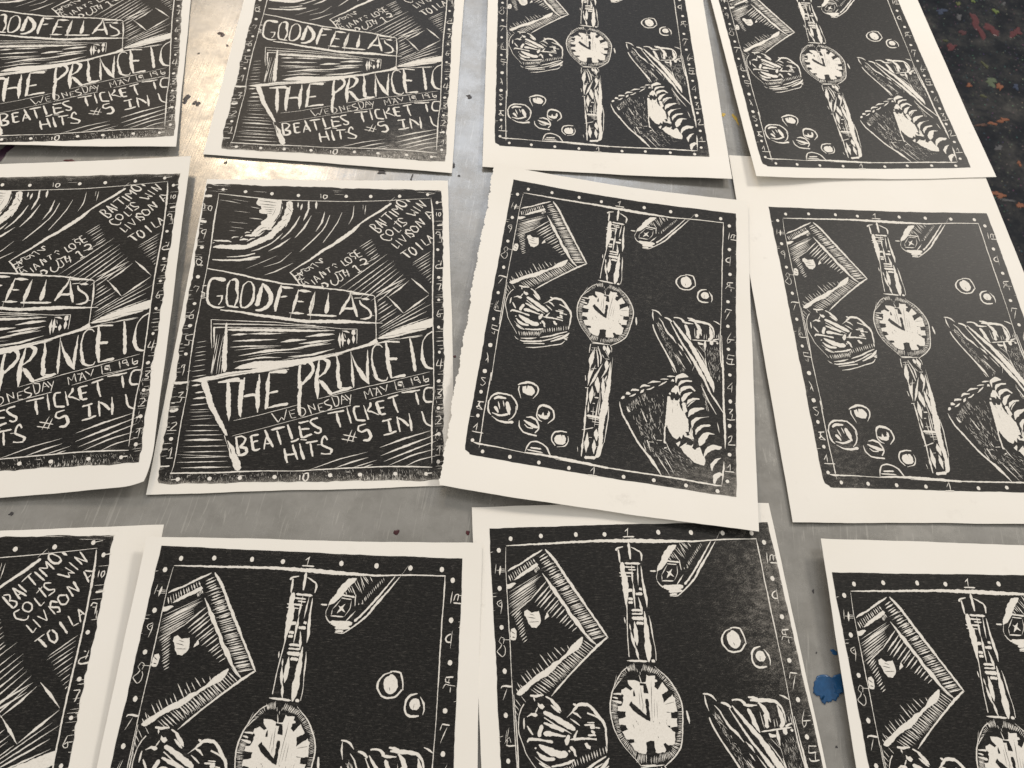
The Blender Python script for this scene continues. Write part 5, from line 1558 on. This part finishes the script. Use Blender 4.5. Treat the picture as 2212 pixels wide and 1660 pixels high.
def parse(txt, d):
    asp = AS[d]; parts = []; A = None; rnd = random.Random(3 if d == 'N' else 4); zi = 0
    for ln in txt.strip().split('\n'):
        if ln[0] == '#': A = Art(); parts.append((ln[1:], A)); continue
        k = ln[0]; raw = list(map(int, ln[2:].split())); a = [x / 10000 for x in raw]
        zi += 1; dz = (zi % 9) * 1.5e-6        # crossing strokes never share one plane
        if k in 'st':
            P = [(a[i], a[i + 1]) for i in range(1, len(a), 2)]
            if len(P) > 2 and k == 's' and a[0] < .012: Pw = widen(P, a[0], 's', asp)
            else: Pw = widen(P, a[0], k, asp)
            ribbon(A, Pw, asp, 0, ZW + dz, rnd)
        elif k == 'l': ribbon(A, widen([(a[i], a[i + 1]) for i in range(1, len(a), 2)], a[0], 't', asp), asp, 1, ZK + dz, rnd, .25)
        elif k == 'v':
            P = [(a[i], a[i + 1], a[i + 2]) for i in range(0, len(a), 3)]
            # round the blunt ends
            for e_, o_ in ((0, 1), (-1, -2)):
                if P[e_][2] > .008:
                    p = np.array(P[e_]); q = np.array(P[o_]); d_ = np.hypot(q[0] - p[0], (q[1] - p[1]) * asp) + 1e-9; t = min(.4, p[2] * .35 / d_)
                    r1 = p + (q - p) * t; r1[2] = p[2]; p[2] *= .4
                    P = [tuple(p), tuple(r1)] + P[1:] if e_ == 0 else P[:-1] + [tuple(r1), tuple(p)]
            ribbon(A, P, asp, 0, ZW + dz, rnd, .11)
        elif k in 'pk': bigpoly(A, [(a[i], a[i + 1]) for i in range(0, len(a) - 1, 2)], 0 if k == 'p' else 1, (ZW if k == 'p' else ZK) + dz, rnd, asp, .0013)
        elif k in 'ow':
            n = 18 if k == 'o' else 26
            A.poly([(a[0] + a[2] * .86 * math.cos(2 * math.pi * i / n) * rnd.uniform(.9, 1.06), a[1] + a[3] * .86 * math.sin(2 * math.pi * i / n) * rnd.uniform(.9, 1.06)) for i in range(n)], 0, ZW + dz)
        elif k == 'h':
            w, n = a[0], raw[1]; c = np.array(a[2:10]).reshape(4, 2)
            for i in range(n):
                t = i / max(1, n - 1); j = rnd.uniform(-.25, .25) / n
                p = c[0] + (c[2] - c[0]) * (t + j); q = c[1] + (c[3] - c[1]) * (t + j); e1, e2 = rnd.uniform(-.06, .10), rnd.uniform(-.06, .10)
                p, q = p + (q - p) * e1, q + (p - q) * e2
                ribbon(A, widen([tuple(p), tuple(q)], w * rnd.uniform(.65, 1.2), 't', asp), asp, 0, ZW + dz + (i % 5) * 1e-6, rnd, .2)
        elif k == 'x':
            n, ln_, w = raw[0], a[1], a[2]; c = np.array(a[3:11]).reshape(4, 2); ax = c[3] - c[0] + c[2] - c[1]; ax /= np.hypot(*ax)
            for i in range(n):
                s_, t = rnd.random(), rnd.random(); p = (c[0] * (1 - s_) + c[1] * s_) * (1 - t) + (c[3] * (1 - s_) + c[2] * s_) * t
                an = rnd.gauss(0, .22); d_ = np.array([ax[0] * math.cos(an) - ax[1] * math.sin(an), ax[0] * math.sin(an) + ax[1] * math.cos(an)]) * ln_ * rnd.uniform(.3, 1.1) * .5
                ribbon(A, widen([tuple(p - d_), tuple(p + d_)], w * rnd.uniform(.4, 1.1), 't', asp), asp, 0, ZW + dz + (i % 5) * 1e-6, rnd, .2)
    # gouge chatter along the block edge
    A = Art(); parts.append(('printed_edge_chatter', A))
    for i in range(120 if d == 'N' else 14):
        side = rnd.choice('LLLRRRTB' if d == 'N' else 'LR'); v = rnd.random(); ln_ = rnd.uniform(.008, .035) * (1 if d == 'N' else .5); w = rnd.uniform(.0012, .0035)
        if side == 'L': P = [(-.004, v), (ln_, v - .002)]
        elif side == 'R': P = [(1.004, v), (1 - ln_, v + .002)]
        elif side == 'T': P = [(v, rnd.uniform(-.002, .03)), (v + ln_ * 2.5, rnd.uniform(.0, .03))]; P[1] = (P[1][0], P[0][1] + .001)
        else: P = [(v, rnd.uniform(.97, 1.0)), (v + ln_, 0)]; P[1] = (P[1][0], P[0][1] + .001)
        ribbon(A, widen(P, w, 't', asp), asp, 0, ZW + 12e-6, rnd, .2)
    out = []
    for n, A in parts:
        if not A.f: continue
        V = np.array(A.v); O = np.array(A.o)
        if n not in SPLIT: out.append((n, V, A.f, A.m, O)); continue
        # pieces: faces joined by shared vertices, then strokes of one character by closeness
        par = list(range(len(V)))
        def find(a):
            while par[a] != a: par[a] = par[par[a]]; a = par[a]
            return a
        for f_ in A.f:
            for q_ in f_[1:]: par[find(q_)] = find(f_[0])
        grp = {}
        for i_ in range(len(V)): grp.setdefault(find(i_), []).append(i_)
        ks = list(grp); P_ = [V[grp[k_]] * np.array([1, asp]) for k_ in ks]; lo = [p.min(0) for p in P_]; hi = [p.max(0) for p in P_]; g2 = list(range(len(ks))); tol = SPLIT[n]
        def fd(a):
            while g2[a] != a: a = g2[a]
            return a
        for a in range(len(ks)):
            for b_ in range(a):
                if fd(a) == fd(b_): continue
                if (lo[a] - tol > hi[b_]).any() or (lo[b_] - tol > hi[a]).any(): continue
                dd = ((P_[a][:, None, :] - P_[b_][None, :, :]) ** 2).sum(-1).min()
                if dd < tol * tol: g2[fd(a)] = fd(b_)
        cl_ = {}
        for a, k_ in enumerate(ks): cl_.setdefault(fd(a), []).append(k_)
        owner = {}
        for c_, kk in cl_.items():
            for k_ in kk: owner[k_] = c_
        for c_ in cl_:
            fs = [(f_, m_) for f_, m_ in zip(A.f, A.m) if owner[find(f_[0])] == c_]; used = sorted({q_ for f_, _ in fs for q_ in f_}); ix = {q_: i_ for i_, q_ in enumerate(used)}
            out.append((PIECE.get(n, n), V[used], [tuple(ix[q_] for q_ in f_) for f_, _ in fs], [m_ for _, m_ in fs], O[used]))
    return out
SPLIT = {'ruler_dot': .0005, 'ruler_numeral': .006, 'printed_title': .004, 'printed_lettering': .0035, 'printed_lettering_large': .004, 'printed_lettering_medium': .0035}
PIECE = {'printed_title': 'printed_letter', 'printed_lettering': 'printed_letter', 'printed_lettering_large': 'printed_letter', 'printed_lettering_medium': 'printed_letter', 'ruler_dot': 'printed_dot', 'ruler_numeral': 'printed_numeral'}
STUFF = {'printed_hatching', 'printed_scratch', 'printed_edge_chatter'}
def in_view(P):
    d_ = P - np.array([0, 0, CAM['h']]); z_ = d_ @ np.array(CAM['w']); x_ = d_ @ np.array(CAM['r']) / z_ * CAM['f']; y_ = d_ @ np.array(CAM['u']) / z_ * CAM['f']
    return bool(((abs(x_) < 1500) & (abs(y_) < 1180)).any())
ART = {'N': parse(ART_N, 'N'), 'W': parse(ART_W, 'W')}

def fbm1(x, seed):
    r = 0
    for k, f_ in enumerate((9, 23, 61, 140)):
        r += math.sin(x * f_ + seed * (k + 1) * 1.7) * (.5 ** k) * math.sin(x * f_ * .37 + seed + k)
    return r
WEAR = {  # under-inked places: (u, v, ru, rv, amount)
 'N4': [(.5, 1.02, .9, .05, .9), (.95, .85, .12, .2, .35), (.6, .8, .4, .2, .15)],
 'N2': [(.5, 1.02, .9, .06, .9), (.9, .95, .2, .1, .8), (.8, .85, .25, .12, .3)],
 'N1': [(1.0, 1.0, .22, .10, .95), (1.0, .5, .05, .5, .5)],
 'N3': [(.5, 0, .9, .05, .5), (.5, 1.0, .6, .05, .3), (.9, .95, .12, .08, .3), (.4, .2, .5, .2, .15)],
 'N5': [(.95, 0, .2, .03, .3)],
 'W3': [(1.0, 1.0, .35, .10, .7), (.9, .88, .25, .12, .3), (.7, .2, .4, .25, .22), (.5, .55, .6, .4, .25)],
 'W6': [(1.0, .15, .28, .3, .55), (1.0, .5, .15, .4, .40), (.7, .3, .3, .3, .2)],
 'W1': [(1.0, 1.0, .12, .08, .6), (.97, .6, .06, .3, .3)],
 'W2': [(.3, .7, .5, .4, .22)],
 'W4': [(.3, .6, .7, .6, .32), (.1, .95, .12, .15, .4)],
 'W5': [(.5, 0, .8, .05, .25), (.6, .6, .5, .4, .2)],
 'W7': [(.5, 0, .9, .03, .1)],
}
LAB = {
 'N1': 'newspaper headline linocut print cut off by the top left corner of the photo',
 'N2': 'newspaper headline linocut print in the top row beside the first watch print',
 'N3': 'newspaper headline print in the middle row, its lower corner curling, cut off by the photo',
 'N4': 'newspaper headline linocut print shown whole, with the circular record at its top left',
 'N5': 'newspaper headline linocut print with wide right margin in the bottom left corner of the photo',
 'W1': 'pocket objects linocut print in the top row left of the one that overhangs the bench',
 'W2': 'pocket objects linocut print in the top row overhanging the bench beside the dark floor',
 'W3': 'tilted pocket objects linocut print shown whole, with a torn deckle left edge',
 'W4': 'pocket objects print with a wide top margin, running off the right side of the photo',
 'W5': 'pocket objects linocut print in the bottom row lying over a newspaper print',
 'W6': 'pocket objects print at bottom centre with greyer ink, left of the blue paint blob',
 'W7': 'pocket objects print right of the blue paint blob, casting a shadow to its left',
}
def coons(q, s, t, ragl=None):
    return (1 - t) * ((1 - s) * q[0] + s * q[1]) + t * ((1 - s) * q[3] + s * q[2])
for n in QUADS:
    d = n[0]; asp = AS[d]; gr = np.array(GRIDS[n], float) / 1e5; q = [np.array(p) for p in QUADS[n]]; rnd = random.Random(sum(map(ord, n)) * 7)
    cen = surf(gr, np.array([.5]), np.array([.5]))[0]
    root = empty('linocut_print', (float(cen[0]), float(cen[1]), 0.0))
    tag(root, LAB[n], 'print', 'newspaper linocut prints' if d == 'N' else 'pocket objects linocut prints')
    def child(name, V, F, mats, midx=None, parent=None, smooth=True):
        V = np.asarray(V) - np.array([cen[0], cen[1], 0.0]); o = mk(name, V, F, mats, parent or root, midx, smooth); return o
    # paper sheet with thickness
    nu, nv = 56, (300 if n == 'W3' else 72); uvs = []; TH = .00035
    for j in range(nv + 1):
        for i in range(nu + 1):
            s, t = i / nu, j / nv; p = coons(q, s, t)
            if n == 'W3':      # torn edge on the left
                rag = (.0035 * fbm1(t * 3 + .3, 2.1) + .002 * fbm1(t * 17, 5.0) + .0024 * rnd.uniform(-1, 1)) if i == 0 else 0
                p = p + np.array([rag - (.003 if i == 0 else 0), 0])
            if n == 'N3':      # rounded curl of the lower corner
                k = max(0, s - .90) / .10 * max(0, t - .90) / .10; p = p + np.array([-.020 * k * k, -.012 * k * k])
            wob = .0012
            if i in (0, nu): p = p + np.array([wob * fbm1(t, 1.0 + i), 0])
            if j in (0, nv): p = p + np.array([0, wob * fbm1(s, 3.0 + j)])
            uvs.append(p)
    uvs = np.array(uvs); top = place(gr, uvs, 0.0); thk = np.full(len(uvs), TH)
    if n == 'W3': thk[::nu + 1] = TH * .25
    bot = place(gr, uvs, -thk)
    K = (nu + 1) * (nv + 1); F = []
    for j in range(nv):
        for i in range(nu):
            a = j * (nu + 1) + i; F.append((a, a + nu + 1, a + nu + 2, a + 1)); F.append((a + K, a + 1 + K, a + nu + 2 + K, a + nu + 1 + K))
    rim = [i for i in range(nu + 1)] + [j * (nu + 1) + nu for j in range(1, nv + 1)] + [nv * (nu + 1) + i for i in range(nu - 1, -1, -1)] + [j * (nu + 1) for j in range(nv - 1, 0, -1)]
    nr = len(rim)
    for a in range(nr):
        b_ = (a + 1) % nr; F.append((2 * K + a, 2 * K + b_, 2 * K + nr + b_, 2 * K + nr + a))
    V = np.vstack([top, bot, top[rim], bot[rim]])
    child('paper_sheet', V, F, [mp])
    # ink block
    mu, mv = 60, 84; uvs = []; wear = []
    cor = .018 if d == 'W' else .004
    amp = .0030 if d == 'N' else .0011
    for j in range(mv + 1):
        for i in range(mu + 1):
            u, v = i / mu, j / mv
            wsum = .0
            for (cu, cv, ru, rv, am) in WEAR.get(n, []): wsum += am * math.exp(-((u - cu) / ru) ** 2 - ((v - cv) / rv) ** 2)
            wsum += (.45 if d == 'N' else .2) * math.exp(-(min(u, 1 - u, (v) * 1.4, (1 - v) * 1.4) / .006) ** 2)
            x, y = u, v
            if i == 0: x += amp * (fbm1(v * 3, 1.3) + rnd.uniform(-.8, .8)); 
            if i == mu: x += amp * (fbm1(v * 3, 4.3) + rnd.uniform(-.8, .8))
            if j == 0: y += amp * .6 * (fbm1(u * 3, 2.7) + rnd.uniform(-.6, .6))
            if j == mv: y += amp * .6 * (fbm1(u * 3, 5.1) + rnd.uniform(-.6, .6))
            if i == 0 and j == mv: x += cor; y -= cor * .25
            if i == 1 and j == mv: x += cor * .35
            if i == 0 and j == mv - 1: x += cor * .2
            uvs.append((x, y)); wear.append(min(1.0, wsum))
    F = []
    for j in range(mv):
        for i in range(mu):
            a = j * (mu + 1) + i; F.append((a, a + mu + 1, a + mu + 2, a + 1))
    ink = child('ink_block', place(gr, uvs, .00010), F, [mi])
    def uvattr(o, UV, W):
        me = o.data; ly = me.uv_layers.new(name='UVMap'); li = np.zeros(len(me.loops), dtype=np.int32); me.loops.foreach_get('vertex_index', li)
        UV = np.asarray(UV, float) * np.array([1, asp]) + np.array([hash_off[0], hash_off[1]]); ly.data.foreach_set('uv', UV[li].astype(np.float32).ravel())
        at_ = me.attributes.new('wear', 'FLOAT', 'POINT'); at_.data.foreach_set('value', np.asarray(W, dtype=np.float32))
    hash_off = (rnd.uniform(0, 5), rnd.uniform(0, 5))
    uvattr(ink, uvs, wear)
    for (pn, UV, Fa, Mi, Of) in ART[d]:
        PP = place(gr, UV, Of)
        if not in_view(PP): continue
        o = child(pn, PP, Fa, [mc, mi], Mi, ink, False)
        if pn in STUFF: o['kind'] = 'stuff'
        if any(Mi): uvattr(o, UV, np.zeros(len(UV)))
